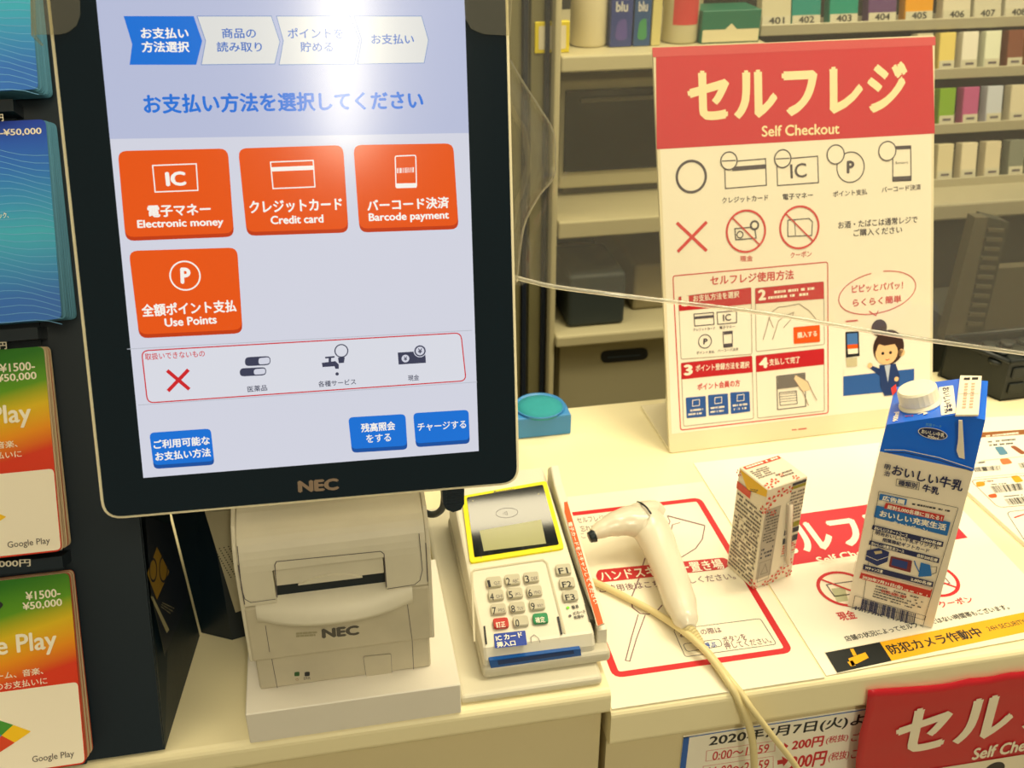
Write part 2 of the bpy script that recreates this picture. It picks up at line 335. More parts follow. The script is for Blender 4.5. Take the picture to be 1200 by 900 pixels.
button([(175, 507), (247, 502), (251, 540), (180, 545)], ebd, eb, .003, lambda c: (c.text('ご利用可能な', (180, 521), (246, 515.5), 10.5, ew, 5, .028), c.text('お支払い方法', (182, 535), (247, 529.5), 10.5, ew, 5, .028)))
button([(408, 489), (475, 485), (477, 522), (412, 526)], ebd, eb, .003, lambda c: (c.text('残高照会', (423, 501.5), (463, 498.5), 10.5, ew, 5, .028), c.text('をする', (429, 514), (458, 512), 9.5, ew, 5, .015)))
button([(484, 484), (549, 480), (550, 515), (487, 519.5)], ebd, eb, .003, lambda c: c.text('チャージする', (489, 500.5), (546, 497), 9.5, ew, 5, .015))
c = Canvas(P0, MU, MV); c.text('NEC', (349, 570.5), (397, 567), 14, mat('bronze_letters', (150, 128, 108), rough=.35, metal=.3), 1, .05); c.build('badge', mon)
# ribbed tab under the lower right of the frame, neck and stand
b = MB(); tb = [scr.l(*p) for p in ((519, 574), (545, 571), (545, 592), (541, 599), (532, 602), (524, 599), (520, 592))]
b.prism(tb, 'z', -.012, -.003, BLACK, M=FM)
for i in range(5):
    y0 = 579+i*3.6; a, c_ = scr.l(524, y0), scr.l(541, y0-.5); b.box(a[0], c_[0], a[1]-.0007, a[1], -.0031, -.0018, BLACK, M=FM)
b.build('ribbed_tab', mon)
b = MB(); b.tube([ony(497, 600, .68), ony(505, 603, .675), ony(513, 601, .67), ony(519, 594, .665), ony(521, 580, .66)], .0028, BLACK, 10, 6); b.build('power_cable', mon)
CLEARTAB = film_mat('clear_tab_plastic', .10, .02, (.93, .91, .82), .1)
for pts in (((36, -10), (94, -10), (94, 18), (90, 30), (80, 38), (70, 40.5), (38, 41), (37, 20)), ((543, -10), (600, -10), (597, 42), (566, 40), (552, 34), (545, 22))):
    b = MB(); b.prism([scr.l(*p) for p in pts], 'z', .0004, .0016, CLEARTAB, M=FM)
    if pts[0][0] < 100: b.prism([scr.l(*p) for p in ((36, -10), (39, -10), (41, 41), (49, 51), (48, 53), (37, 42))], 'z', -.004, .0016, CLEARTAB, M=FM)
    o = b.build('clear_corner_tab', mon); o['label'] = 'clear plastic corner tab'
b = MB(); b.box(-.134, .04, .70, .80, .021, .24, BLACK, r=.004)
sb_, su_ = onz(234, 745, .0205), None; su_ = ony(200, 610, sb_.y); kx = (su_.x-sb_.x)/(su_.z-sb_.z)*.22
bp_ = [(sb_.x+.0012, .70), (sb_.x+.0012, sb_.y+.003), (-.105, .660), (-.0885, .664), (-.0885, .70)]
b.add([(x, y, .021) for x, y in bp_]+[(x+(kx if i < 2 else 0), y, .24) for i, (x, y) in enumerate(bp_)], [(4, 3, 2, 1, 0), (5, 6, 7, 8, 9), (0, 1, 6, 5), (1, 2, 7, 6), (2, 3, 8, 7), (3, 4, 9, 8), (4, 0, 5, 9)], BLACK)
b.prism([(.70, .20), (.80, .20), (.80, .40), (.74, .44), (.655, .42), (.635, .36)], 'x', -.07, .03, BLACK); b.build('stand', mon)
sp = Canvas((-.1, .6585, .1), (1, 0, 0), Z)
q = [(240, 600), (287, 597), (287, 714), (276, 718)]; b = MB(); pp = [sp.l(*p) for p in q]
Ms = Matrix((sp.U, sp.V, sp.N)).transposed().to_4x4(); Ms.translation = sp.P0
b.prism([(x, y) for x, y in pp], 'z', -.003, 0, mat('beige_panel', (176, 168, 140), rough=.5), M=Ms)
g = b.build('speaker_panel', mon); g['label'] = 'beige speaker panel'
sp = Canvas((-.1, .6585, .1), (1, 0, 0), Z)
for i in range(13):
    for j in range(4): sp.disc((252+i*1.55+j*5.3-(i % 2)*.0, 644-j*1.2+i*2.7), .95, BLK, 1, 8)
sp.build('speaker_holes', g, 'stuff')
# ================================================================ PRINTER PLATFORM + PRINTER
pl = MB().box(-.0875, .067, .549, .697, .02, .0492, BOARD, r=.0007, seg=1).build('printer_platform'); tag(pl, 'white rectangular box platform lying under the receipt printer', 'box')
pr = thing('receipt_printer', 'off-white smudged receipt printer standing on the white box below the touchscreen', 'printer', (-.015, .66, .0495))
Z0 = .0495; X0, X1 = -.0785, .049
b = MB(); b.box(X0+.001, X1-.001, .571, .69, Z0, .0805, OFFD, r=.0015); b.build('base', pr)
sm = MB()
c = Canvas((0, .5709, .06), X, Z)
b = MB(); bx = [c.l(*p) for p in ((426, 769), (458, 766), (459, 789), (429, 792))]
Mp = Matrix((c.U, c.V, c.N)).transposed().to_4x4(); Mp.translation = c.P0
b.prism(roundpoly(bx, .0015, 3), 'z', -.001, .0007, OFFD, M=Mp); b.build('feed_button', pr)
c.stroke([(426, 769), (458, 766), (459, 789), (429, 792)], .0005, GRY, 1, True, .0015)
for x, mm in ((348, P('led_green', (40, 90, 40))), (360, BLK)): c.poly([(x-3, 787.5), (x+3, 787), (x+3, 792), (x-3, 792.5)], mm, 1, r=.001)
c.text('⏻', (346.5, 796), (350, 796), 3, BRN, 1); c.text('ERR', (356, 795), (364, 794.5), 3, GRY, 1)
c.stroke([(317, 764), (325, 806)], .0004, GRY, 1); c.stroke([(483, 750), (485, 790)], .0004, GRY, 1)
c.build('front_marks', pr, 'stuff')
b = MB(); b.box(X0-.001, X1+.001, .5665, .695, .081, .131, OFFD, r=.002); b.build('middle_body', pr)
c = Canvas((0, .5664, .1), X, Z)
c.text('NEC', (377, 742.5), (421, 738), 11.5, P('badge_grey', (88, 84, 78)), 1, .05)
c.stroke([(311, 733), (316, 764)], .0004, GRY, 1); c.stroke([(477, 705), (483, 750)], .0004, GRY, 1)
c.micro([(347, 741), (376, 739), (376, 745), (347, 747)], 2, P('smudge', (168, 160, 130)), 1, .8, (.3, .6)); c.build('front_badge', pr, 'stuff')
# side shells
for a0, a1 in ((X0-.0025, X0+.0005), (X1-.0005, X1+.0025)):
    b = MB(); b.prism([(.5675, .081), (.5665, .165), (.571, .178), (.583, .189), (.60, .1935), (.695, .196), (.695, .081)], 'x', a0, a1, OFFW, bev=.0008); b.build('side_shell', pr)
def prof(zb): return [(.5655, zb), (.5652, .162)]+[(.5652+.022*(1-math.cos(t)), .162+.026*math.sin(t)) for t in [i*math.pi/16 for i in range(1, 7)]]+[(.595, .1905), (.695, .1945), (.695, .1905), (.597, .1865), (.575, .170), (.573, zb)]
cxl, cxr = ony(322, 690, .5655).x, ony(452, 680, .5655).x
zt = ony(387, 657, .5655).z
b = MB()
for a0, a1, zb in ((X0+.0008, cxl, .1335), (cxl, cxr, zt), (cxr, X1-.0008, .1335)): b.prism(prof(zb), 'x', a0, a1, OFFW)
b.build('top_cover', pr)
b = MB(); b.box(cxl+.0006, cxr-.0006, .5685, .58, .1455, zt-.0035, OFFW, r=.0006); b.box(cxl+.0006, cxr-.0006, .5715, .58, zt-.004, zt+.001, OFFW); b.build('cutter_bar', pr)
b = MB(); arc = [(-.5+i/12, .0054*(1-(2*i/12-1)**2)) for i in range(13)]
b.prism([(x*.044+(cxl+cxr)/2, .1452+z) for x, z in arc], 'y', .5668, .5690, OFFW); b.build('tear_tab', pr)
MB().box(cxl, cxr, .5725, .60, .131, .15, BLACK).build('paper_slot', pr)
# paper tray lip: slopes outward and down with a curved front edge
b = MB(); xl, xr = X0+.0075, X1-.012; n = 16; vs = []
for i in range(n+1):
    t = i/n; s_ = 1-abs(2*t-1)**2.4; x = xl+(xr-xl)*t
    vs += [(x, .5745, .1350), (x, .566, .1315), (x, .5645-.011*s_, .1245-.0035*s_), (x, .5645-.0105*s_, .1215-.0042*s_), (x, .566, .117)]
fs = [(i*5+j, i*5+j+1, (i+1)*5+j+1, (i+1)*5+j) for i in range(n) for j in range(4)]
b.add(vs, fs, OFFW, True); b.build('paper_tray', pr)
b = MB()
for x in (X0+.0008, X1-.0008): b.box(x-.0003, x+.0003, .5648, .5653, .136, .170, GRY)
b.build('cover_seam', pr, 'stuff')
c = Canvas((0, .5649, .15), X, Z)
c.stroke([(278, 640), (283, 690), (287, 702), (294, 706), (323, 702)], .0005, GRY, 1); c.stroke([(491, 625), (495, 668), (492, 680), (486, 685), (454, 690)], .0005, GRY, 1); c.stroke([(325, 700), (322, 662), (324, 658), (446, 646), (450, 649), (453, 688)], .0006, GRY, 1); c.build('cover_gap', pr, 'stuff')
# ================================================================ PAYMENT TERMINAL
MB().box(.0675, .1785, .556, .80, .02, .0285, mat('tray_plastic', (222, 216, 194), rough=.4, noise=.04, scale=15), r=.0035, seg=3).build('terminal_tray')
tag(bpy.data.objects['terminal_tray'], 'thin cream plastic tray with rounded corners lying under the payment terminal', 'tray')
te = thing('payment_terminal', 'white card payment terminal with number keys and yellow-framed display', 'payment terminal', (.135, .67, .0287))
ZT, SL, YF = .0545, .16, .577
def zt_(y): return ZT+SL*(y-YF)
TM = mat('terminal_plastic', (232, 226, 208), rough=.35, noise=.03, scale=20); TD = mat('terminal_lower', (206, 200, 180), rough=.45)
YB = .765
b = MB()
b.prism([(YF-.004, .030), (YF-.003, .045), (YF+.0015, zt_(YF)-.001), (YF+.004, zt_(YF)), (YB, zt_(YB)), (YB+.003, zt_(YB)-.004), (YB+.003, .030)], 'x', .0885, .1765, TM, bev=.0025); b.build('body', te)
b = MB(); b.box(.087, .1885, YF-.007, YB+.004, .0287, .040, TD, r=.004, seg=3); b.build('base', te)
# swipe reader wall with groove
b = MB(); b.prism([(YF+.003, .034), (YF+.005, .052), (YF+.03, zt_(YF+.03)+.001), (.735, zt_(.735)+.005), (.752, zt_(.75)+.012), (.762, zt_(.76)+.002), (.765, .034)], 'x', .1795, .1880, TM, bev=.0015); b.build('swipe_wall', te)
MB().box(.1755, .181, YF+.012, YB-.01, .034, .058, mat('groove', (70, 66, 54), rough=.6)).build('swipe_groove', te)
TP = Canvas((.13, YF, zt_(YF)), X, Vector((0, 1, SL)))
TMx = Matrix((TP.U, TP.V, TP.N)).transposed().to_4x4(); TMx.translation = TP.P0
def tslab(name, quad, r, z0, z1, mt, par=te, bev=0):
    b = MB(); b.prism(roundpoly([TP.l(*p) for p in quad], r, 3), 'z', z0, z1, mt, M=TMx, bev=bev); return b.build(name, par)
yf = tslab('display_frame', [(541, 583), (640, 565), (661, 644), (551, 661)], .003, -.0005, .0018, P('bright_yellow', (248, 236, 10)))
disp = tslab('display', [(547, 585), (636, 570), (655, 640), (556, 655)], .0015, 0, .0023, mat('display_glass', (10, 18, 20), rough=.05))
c = Canvas(TP.P0+TP.N*.0023, TP.U, TP.V)
c.poly([(562, 622), (634, 609), (640, 637), (567, 646)], P('lcd', (150, 150, 96), rough=.15), 1)
for r_ in (2, 4.2, 6.4):
    x, y = c.l(588, 602); kk = c.scale(588, 602)*r_; c.stroke([(x+kk*math.cos(a*.16-.6), y+kk*math.sin(a*.16-.6)) for a in range(8)], .0004, GRY, 1, loc=True)
c.ring((594, 601), 13, .0003, GRY, 1, ry=.6)
for p in ((554, 587), (631, 579), (564, 653), (646, 644)): c.disc(p, 1.1, P('dot', (190, 186, 160)), 1, 8)
c.text('Panasonic', (579, 577), (603, 573), 3, GRY, 1, .02); c.build('display_print', disp, 'stuff')
# keypad rim and keys
b = MB(); c = Canvas(TP.P0, TP.U, TP.V)
rim = [c.l(*p) for p in ((553, 668), (640, 655), (664, 742), (576, 755))]
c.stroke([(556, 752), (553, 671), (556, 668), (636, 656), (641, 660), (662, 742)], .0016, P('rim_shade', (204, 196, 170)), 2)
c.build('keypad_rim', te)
KM = mat('key_grey', (196, 190, 168), rough=.35); KR = mat('key_red', (190, 40, 34), rough=.35); KG = mat('key_green', (16, 138, 84), rough=.35)
keys = [('1', 578.7, 683.8, KM), ('2', 600.4, 681, KM), ('3', 622.5, 678.3, KM), ('4', 581.2, 699.1, KM), ('5', 603.3, 696.8, KM), ('6', 626, 694.4, KM), ('7', 584, 715.5, KM), ('8', 606, 713.3, KM), ('9', 629.3, 710.3, KM),
        ('訂正', 586.8, 732, KR), ('0', 610, 729.7, KM), ('確定', 633, 726.5, KG), ('F1', 660, 669, KM), ('F2', 664.3, 684.8, KM), ('F3', 668, 700, KM)]
sub = {'1': 'QZ', '2': 'ABC', '3': 'DEF', '4': 'GHI', '5': 'JKL', '6': 'MNO', '7': 'PRS', '8': 'TUV', '9': 'WXY'}
for t, u, v, km in keys:
    q = [(u-9.5, v-4.8), (u+8, v-6.6), (u+10, v+4.6), (u-8, v+6.4)]
    o = tslab('key', q, .0022, 0, .0028, km, bev=.0006)
    cc = Canvas(TP.P0+TP.N*.0028, TP.U, TP.V); fg = WHT if km is not KM else BLK
    if t in sub: cc.text(t, (u-7, v+.6), (u-2.5 if t != '1' else u-4, v+.2), 8.5, fg, 1, .01); cc.text(sub[t], (u, v), (u+7.5, v-.7), 4, GRY, 1)
    elif t == '0': cc.text(t, (u-6, v+.6), (u-1.5, v+.4), 8.5, fg, 1, .01)
    else: cc.text(t, (u-5.5, v+.6), (u+5.5, v-.6), 7, fg, 1, .015)
    cc.build('key_print', o)
    if km is not KM: o['label'] = 'red correction key' if km is KR else 'green confirm key'
c = Canvas(TP.P0, TP.U, TP.V)
c.poly([(578.7, 743), (615.5, 739), (617.8, 756), (580, 760)], P('sticker_blue', (14, 60, 170)), 2, r=.001)
c.text('IC カード', (581, 748.5), (612, 744), 6.5, WHT, 3, .03); c.text('挿入口', (582, 756), (604, 753.5), 6.5, WHT, 3, .03)
c.poly([(566.5, 734), (568.5, 733.5), (571, 755), (569, 755.5)], BLK, 2); c.poly([(652.5, 723), (655, 722.5), (659.5, 743.5), (657, 744)], BLK, 2)
c.disc((665.6, 712.3), 2, P('led', (120, 220, 30)), 2, 10); c.disc((668, 721.8), 1.8, GRY, 2, 10)
c.text('電源', (670, 712), (678, 710.5), 4, BLK, 2, .02); c.text('ICカード', (672, 719), (686, 716.5), 4, BLK, 2, .02); c.text('処理中', (672.5, 724), (684, 722), 4, BLK, 2, .02)
c.stroke([(623, 754), (622, 747), (626, 744), (631, 748), (633, 753)], .0004, GRY, 2); c.text('~~~', (591, 665), (603, 663.5), 1.6, GRY, 2, .02) if False else None
c.build('panel_print', te, 'stuff')
# blue card slot on the front face
c = Canvas((.13, YF-.0045, .045), X, Z); Mf = Matrix((c.U, c.V, c.N)).transposed().to_4x4(); Mf.translation = c.P0
qs = [(572.5, 773), (680, 759), (681, 769), (576, 785)]
b = MB(); b.prism(roundpoly([c.l(*p) for p in qs], .001, 2), 'z', -.004, .0012, mat('slot_blue', (0, 84, 170), rough=.3), M=Mf); b.build('card_slot', te)
c = Canvas((.13, YF-.0058, .045), X, Z); c.poly([(583, 774), (672, 762), (673, 766), (584, 779)], P('slot_dark_blue', (0, 48, 110)), 1); c.build('slot_mouth', te)
# orange strip along the swipe wall
zs = .0035
SPn = Canvas((.183, YF, zt_(YF)+.002), X, Vector((0, 1, SL)))
b = MB(); qs = [(660, 580), (665, 585), (708, 732), (699.5, 735.5), (661, 600)]
Mo = Matrix((SPn.U, SPn.V, SPn.N)).transposed().to_4x4(); Mo.translation = SPn.P0
b.prism([SPn.l(*p) for p in qs], 'z', .000, .0022, P('white_strip', (240, 232, 210)), M=Mo); st = b.build('guide_strip', te)
c = Canvas(SPn.P0+SPn.N*.0022, SPn.U, SPn.V); c.poly([(660.8, 583), (664.5, 587), (707, 730.5), (700.5, 733.5), (661.5, 600)], ORG, 1); 
c.text('電子カードをスキャンしてください', (667.5, 612), (698.5, 708), 5.2, WHT, 2, .02); c.build('strip_print', st)
# ================================================================ MATS AND POSTERS ON THE COUNTER
LAM = mat('laminated_sheet', (250, 243, 222), rough=.22, coat=.3)
def W(c, x, y): return (x, y)
def sheet(name, poly, z0, z1, mt, label, cat='poster'):
    b = MB(); b.prism(poly, 'z', z0, z1, mt); o = b.build(name); return tag(o, label, cat)
mat1 = sheet('scanner_mat', [(.1845, .5485), (.362, .5485), (.362, .83), (.1845, .83)], .0002, .0010, LAM, 'laminated white sheet with red border marking the hand scanner rest spot', 'sign')
def zc(z): return Canvas((0, 0, z), X, Y)
c = zc(.0010); GM = P('mauve_line', (128, 96, 104))
c.stroke([(.1975, .5825), (.3465, .5825), (.3465, .8005), (.1975, .8005)], .0062, RED, 1, True, r=.006, loc=True)
c.text('セルフレジでスキャン後は', (676, 610), (752, 603), 7.5, GM, 1, .012); c.text('忘れずに', (680, 620), (704, 617.5), 7, GM, 1, .006); c.text('ここに', (681, 628), (699, 626), 6, GM, 1)
c.stroke([(782, 604.5), (826, 616)], .0022, GM, 1); c.stroke([(826, 616), (823, 632), (815, 643), (797, 654)], .0012, GM, 1); c.stroke([(785, 628), (788, 615), (797, 612.5)], .0012, GM, 1); c.stroke([(782, 604.5), (785, 611), (783, 618)], .001, GM, 1)
c.stroke([(756, 654), (748, 680), (740, 700), (741, 712), (750, 719), (760, 720), (771, 715), (776, 709)], .0012, GM, 1)
c.stroke([(748, 720), (740, 747), (733, 774), (738, 775), (746, 748), (756, 721)], .0010, GM, 1)
c.poly([(698, 675), (701, 668), (848, 653.5), (854, 657), (855, 662), (849, 667), (702, 683)], P('mat_red', (196, 40, 48)), 2, r=.003)
c.text('ハンドスキャナー置き場', (703, 676), (847, 661), 12, WHT, 3, .02)
c.text('ご使用後はこちらに戻しください。', (702, 691), (861, 675), 8, GM, 2, .01)
c.stroke([(789, 738), (891, 725), (910, 755), (803, 770)], .0006, GRY, 2, True, r=.003)
c.text('お困りの際は', (796, 744), (845, 738), 7, GM, 2, .01); c.text('ボタンを', (847, 750.5), (874, 746), 7.5, GM, 2, .01); c.text('押してください。', (849, 757.5), (903, 750), 7.5, GM, 2, .01)
c.stroke([(800, 755), (843, 749), (847, 757), (805, 764)], .0006, GRY, 2, True, r=.003); c.text('呼ぶ', (826, 757), (839, 755), 6.5, BLU, 2, .03)
c.build('mat_print', mat1, 'stuff')
po = sheet('counter_poster', [(.364, .550), (.598, .562), (.600, .865), (.364, .865)], .0002, .0010, PAPER, 'white counter poster with red band lying flat under the milk carton')
c = zc(.0010); q = onz(941, 600); yb = .688; ytop = onz(1010.7, 588).y
c.poly([(.366, .684), (.5785, .692), (.5785, .762), (.366, .756)], CRIM, 1, loc=True)
c.text('セルフレジ', (.378, .7225), (.562, .7245), .047, WHT, 2, .035, True); c.text('Self Checkout', (958, 657.5), (1046, 641), 13, WHT, 2, .02)
for ctr in ((989, 690), (1092, 679)):
    x, y = c.l(*ctr); R_ = .0225
    c.stroke([(x+R_*math.cos(t*math.pi/18), y+R_*math.sin(t*math.pi/18)) for t in range(36)], .0032, RED, 2, True, 0, True)
    c.stroke([(x-.015, y+.016), (x+.016, y-.015)], .0022, RED, 3, False, 0, True)
    c.stroke([(x-.013, y-.008), (x+.013, y-.008), (x+.013, y+.008), (x-.013, y+.008)], .0012, GRY if ctr[0] < 1050 else GM, 1, True, 0, True)
c.poly([(974, 690), (990, 688), (994, 704), (981, 706)], P('note_green', (190, 196, 160)), 1)
c.text('クーポン', (1100, 709), (1139, 702), 11, RED, 2, .02); c.text('現金', (982, 723), (1002, 720), 10, RED, 2, .02)
c.text('店舗の状況によってセルフレジではない時間帯もございます。', (990, 749), (1181, 711), 9, BLK, 2, .012)
c.build('poster_print', po, 'stuff')
sk = [onz(*p, .001) for p in ((966, 764.5), (1200, 717.5), (1206, 748), (981, 789.5))]
q0, q1, q2, q3 = [(p.x, p.y) for p in sk]
ext = lambda a, b, t: (a[0]+(b[0]-a[0])*t, a[1]+(b[1]-a[1])*t)
st = sheet('security_strip', [q3, ext(q3, q2, 1.35), ext(q0, q1, 1.35), q0], .0011, .0016, P('strip_white', (246, 238, 214)), 'yellow and black security camera strip at the front edge of the counter', 'sign')
c = zc(.0016); c.poly([(967, 765), (1031, 752.5), (1045, 774.5), (981, 788.5)], mat('print_strip_black', (22, 30, 32), rough=.4), 1)
c.poly([(1031, 752.5), (1300, 697), (1330, 713), (1045, 774.5)], YEL, 1)
c.poly([(994, 772), (1014, 764.5), (1018, 771), (998.5, 781)], YEL, 2); c.poly([(993, 776), (999, 774), (1003, 780), (997, 781)], YEL, 2); c.poly([(996, 761), (1000, 760.3), (1004, 768), (1000, 769)], YEL, 2); c.disc((1003, 779), 1.2, BLK, 3, 8)
c.text('防犯カメラ作動中', (1041, 762), (1149, 740), 16, BLK, 2, .02); c.text('24H SECURITY CAMERA', (1157, 737.5), (1230, 722), 7, BLK, 2)
c.build('strip_print', st, 'stuff')
# barcode sheet at the right
a, b_ = onz(1136, 578, .004), onz(1200, 636, .004); top = onz(1153, 506, .004); top2 = onz(1200, 500.5, .004)
dv = (b_-a); far = a-dv.normalized()*.125; far.z = .004
br = a+dv*1.9
TLx = Vector((far.x, top.y+.004, 0))
bs = sheet('barcode_sheet', [(br.x, br.y), (br.x+.3, br.y+.01), (br.x+.3, top2.y+.006), (a.x-dv.x*2.15*.8, a.y-dv.y*2.15*.8)], .0002, .0045, PAPER, 'white product barcode board with brown top band, right of the milk carton', 'sign')
c = zc(.0045); c.poly([(1130, 508), (1300, 497), (1304, 502), (1133, 514)], BRN, 1); 
c.micro([(1155, 510), (1198, 505), (1199, 509), (1156, 512.5)], 1, WHT, 2)
c.micro([(1157, 516), (1192, 512.5), (1194, 521), (1160, 524)], 2, BLK, 1, .45)
for quad, m_ in (([(1165, 524), (1175, 523), (1182, 532), (1172, 534)], P('onigiri_blue', (90, 140, 170))), ([(1183, 523), (1189, 522), (1203, 531), (1197, 533)], P('onigiri_brown', (150, 84, 50))), ([(1171, 538), (1182, 537), (1187, 543), (1175, 545)], P('bun_orange', (214, 120, 70))),
              ([(1143, 565), (1153, 564), (1155, 569), (1145, 571)], P('orange_a', (240, 150, 30))), ([(1184, 558), (1193, 557), (1200, 564), (1190, 566)], P('orange_b', (238, 168, 30))), ([(1157, 580), (1167, 578), (1169, 583), (1160, 584)], P('red_o', (214, 90, 40)))): c.poly(quad, m_, 1, r=.003)
c.stroke([(1150, 540), (1220, 533)], .0005, YEL, 1); c.stroke([(1142, 560), (1220, 553)], .0005, YEL, 1)
for quad in ([(1140, 548), (1172, 545.5), (1173, 551), (1143, 553)], [(1160, 570), (1197, 566), (1200, 574), (1166, 578)], [(1177, 585), (1215, 580), (1219, 588), (1183, 592)], [(1193, 543), (1225, 540), (1228, 545), (1196, 549)]): c.bars(quad, 26, BLK, 1)
c.micro([(1144, 541), (1154, 540), (1155, 543), (1146, 544)], 1, BLK, 1); c.micro([(1152, 563), (1166, 561.5), (1167, 565), (1154, 566)], 1, BRN, 1); c.micro([(1161, 567), (1182, 565), (1183, 567.5), (1162, 569)], 1, BLK, 1); c.micro([(1176, 581), (1200, 578.5), (1201, 581), (1177, 583)], 1, BLK, 1)
c.stroke([(1137, 563), (1300, 549), (1330, 580), (1170, 595)], .0008, BRN, 1, True, r=.006); c.stroke([(1179, 600), (1330, 585), (1380, 625), (1205, 640)], .0007, BLK, 1, True, r=.006); c.poly([(1188, 606), (1200, 602), (1200, 603.5), (1189, 607.5)], RED, 1)
c.build('sheet_print', bs, 'stuff')
# posters hanging on the counter front
FY = .5555
c = Canvas((.3, FY, -.1), X, Z)
tl = c.l(801, 863); tr = c.l(1060, 822)
b = MB(); b.box(.3+tl[0], .3+tr[0], FY, FY+.0008, -.32, -.1+tl[1], PAPER)
fp = b.build('front_poster'); tag(fp, 'white price poster with blue frame and a 2020 date on the counter front', 'poster')
BF = P('frame_blue', (36, 96, 186)); x0, x1, zt2 = tl[0], tr[0], tl[1]
c.poly([(x0, zt2-.0022), (x1, zt2-.0022), (x1, zt2-.001), (x0, zt2-.001)], BF, 1, loc=True); c.poly([(x0, -.2), (x0+.0052, -.2), (x0+.0052, zt2-.001), (x0, zt2-.001)], BF, 1, loc=True)
c.text('2020年7月7日(火)よ', (831, 869), (1013, 843), 15, BLK, 1, .02)
c.stroke([(828, 880), (908, 868), (908, 880), (827, 892)], .0004, RED, 1, True); c.text('0:00～10:59', (835, 886), (901, 876.5), 10, RED, 1, .01)
c.poly([(915, 874), (919, 873), (918.5, 870), (924, 874), (920, 878), (919.5, 876), (916, 876.5)], RED, 1); c.text('200円', (928, 873.5), (965, 868), 12, RED, 1, .03); c.text('(税抜)', (968, 868), (994, 864), 9, RED, 1, .01); c.text('ご', (998, 864), (1007, 863), 9, RED, 1, .01)
c.stroke([(824, 898), (906, 886), (906, 905), (823, 916)], .0004, RED, 1, True); c.text('11:00～23:59', (830, 905), (901, 895), 11, RED, 1, .01)
c.poly([(911, 891), (917, 890), (916, 886), (924, 891), (918, 898), (917, 895), (911, 896)], RED, 1); c.text('200円', (926, 894), (968, 888), 17, RED, 1, .03); c.text('(税抜)', (971, 888), (995, 884), 11, RED, 1, .01); c.text('ご', (998, 883), (1006, 882), 11, RED, 1, .01)
c.build('poster_print', fp, 'stuff')
# red poster: hangs over the lip, wavy top edge
RY = .5425; rc = Canvas((.4, RY, -.05), X, Z)
edge = [(1017, 808), (1030, 806.5), (1062, 805), (1090, 803), (1112, 800), (1135, 794.5), (1150, 794), (1165, 792), (1180, 788), (1200, 786.5), (1260, 776), (1330, 764), (1400, 752)]
left = [(1017, 808), (1015, 826), (1013, 838), (1007, 858), (1005, 875), (1003, 890), (1002, 905), (1001, 930), (1001, 960)]
b = MB(); NX, NZ = 40, 16; vs = []
E_ = [rc.l(*p) for p in edge]; L_ = [rc.l(*p) for p in left]
def interp(pts, i, v):
    for a, c_ in zip(pts, pts[1:]):
        if (a[i]-v)*(c_[i]-v) <= 0 and a[i] != c_[i]: t = (v-a[i])/(c_[i]-a[i]); return a[1-i]+(c_[1-i]-a[1-i])*t
    return pts[-1][1-i] if abs(pts[-1][i]-v) < abs(pts[0][i]-v) else pts[0][1-i]
zbot = L_[-1][1]; xr_ = E_[-1][0]
for j in range(NZ+1):
    for i in range(NX+1):
        t = i/NX; s_ = j/NZ; x = E_[0][0]+(xr_-E_[0][0])*t; zt3 = interp(E_, 0, x); z = zt3+(zbot-zt3)*s_
        x = x+(interp(L_, 1, z)-E_[0][0])*(1-t)**2
        vs.append(rc.w((x, z), .0002*math.sin(x*90+z*30)+.0002*math.sin(z*160)+.0006))
fs = [(j*(NX+1)+i, j*(NX+1)+i+1, (j+1)*(NX+1)+i+1, (j+1)*(NX+1)+i) for j in range(NZ) for i in range(NX)]
lineb = (rc.l(1107, 899), rc.l(1200, 884.5)); REDG = mat('glossy_red_sheet', (196, 26, 40), rough=.3, coat=.3)
b.add(vs, fs, REDG, True); rp = b.build('hanging_poster'); sol = rp.modifiers.new('s', 'SOLIDIFY'); sol.thickness = .0003; sol.offset = 1
tag(rp, 'red glossy self checkout poster hanging over the counter front edge, top wavy', 'poster')
c = Canvas(rc.P0+rc.N*.00135, X, Z)
c.text('セルフレジ', (1049, 861), (1392, 795), 50, P('red_poster_white', (244, 232, 206)), 1, .035); c.text('Self Checkout', (1140, 884), (1246, 865), 13, P('red_poster_white', (244, 232, 206)), 1, .03)
x0l, z0l = c.l(1003, 916); x1l, z1l = c.l(1200, 884)
c.poly([(x0l+.002, z0l), (x1l, z1l), (xr_, z1l+(z1l-z0l)*.8), (xr_, zbot), (x0l+.004, zbot)], P('red_poster_paper', (240, 228, 200)), 1, loc=True)
c.disc((1165, 902), 11, P('poster_charcoal', (52, 48, 50)), 2)
c.build('poster_print', rp, 'stuff')
# ================================================================ STANDING SIGN
def sgnP():
    h_, a = .43, None
P_bl, P_br = onz(785, 532), onz(1091, 495); SU = (P_br-P_bl); SU.z = 0; SU.normalize()
tilt = .3316; back = Vector((-SU.y, SU.x, 0)); SV = (back*math.sin(tilt)+Z*math.cos(tilt)).normalized()
sc_ = Canvas(P_bl, SU, SV); SH = .5*(sc_.l(763, 55)[1]+sc_.l(1097, 42)[1]); SWd = .5*(sc_.l(1091, 495)[0]+sc_.l(1097, 42)[0])
Mg = Matrix((sc_.U, sc_.V, sc_.N)).transposed().to_4x4(); Mg.translation = P_bl
sg = thing('standing_sign', 'large white and red self checkout sign leaning upright on the counter behind the cartons', 'sign', P_bl+SU*SWd/2)
b = MB(); b.prism(roundpoly([(0, .001), (SWd, .001), (SWd, SH), (0, SH)], .003, 2), 'z', -.004, 0, mat('acrylic_holder', (242, 232, 200), rough=.25, coat=.5), M=Mg); b.build('holder', sg)
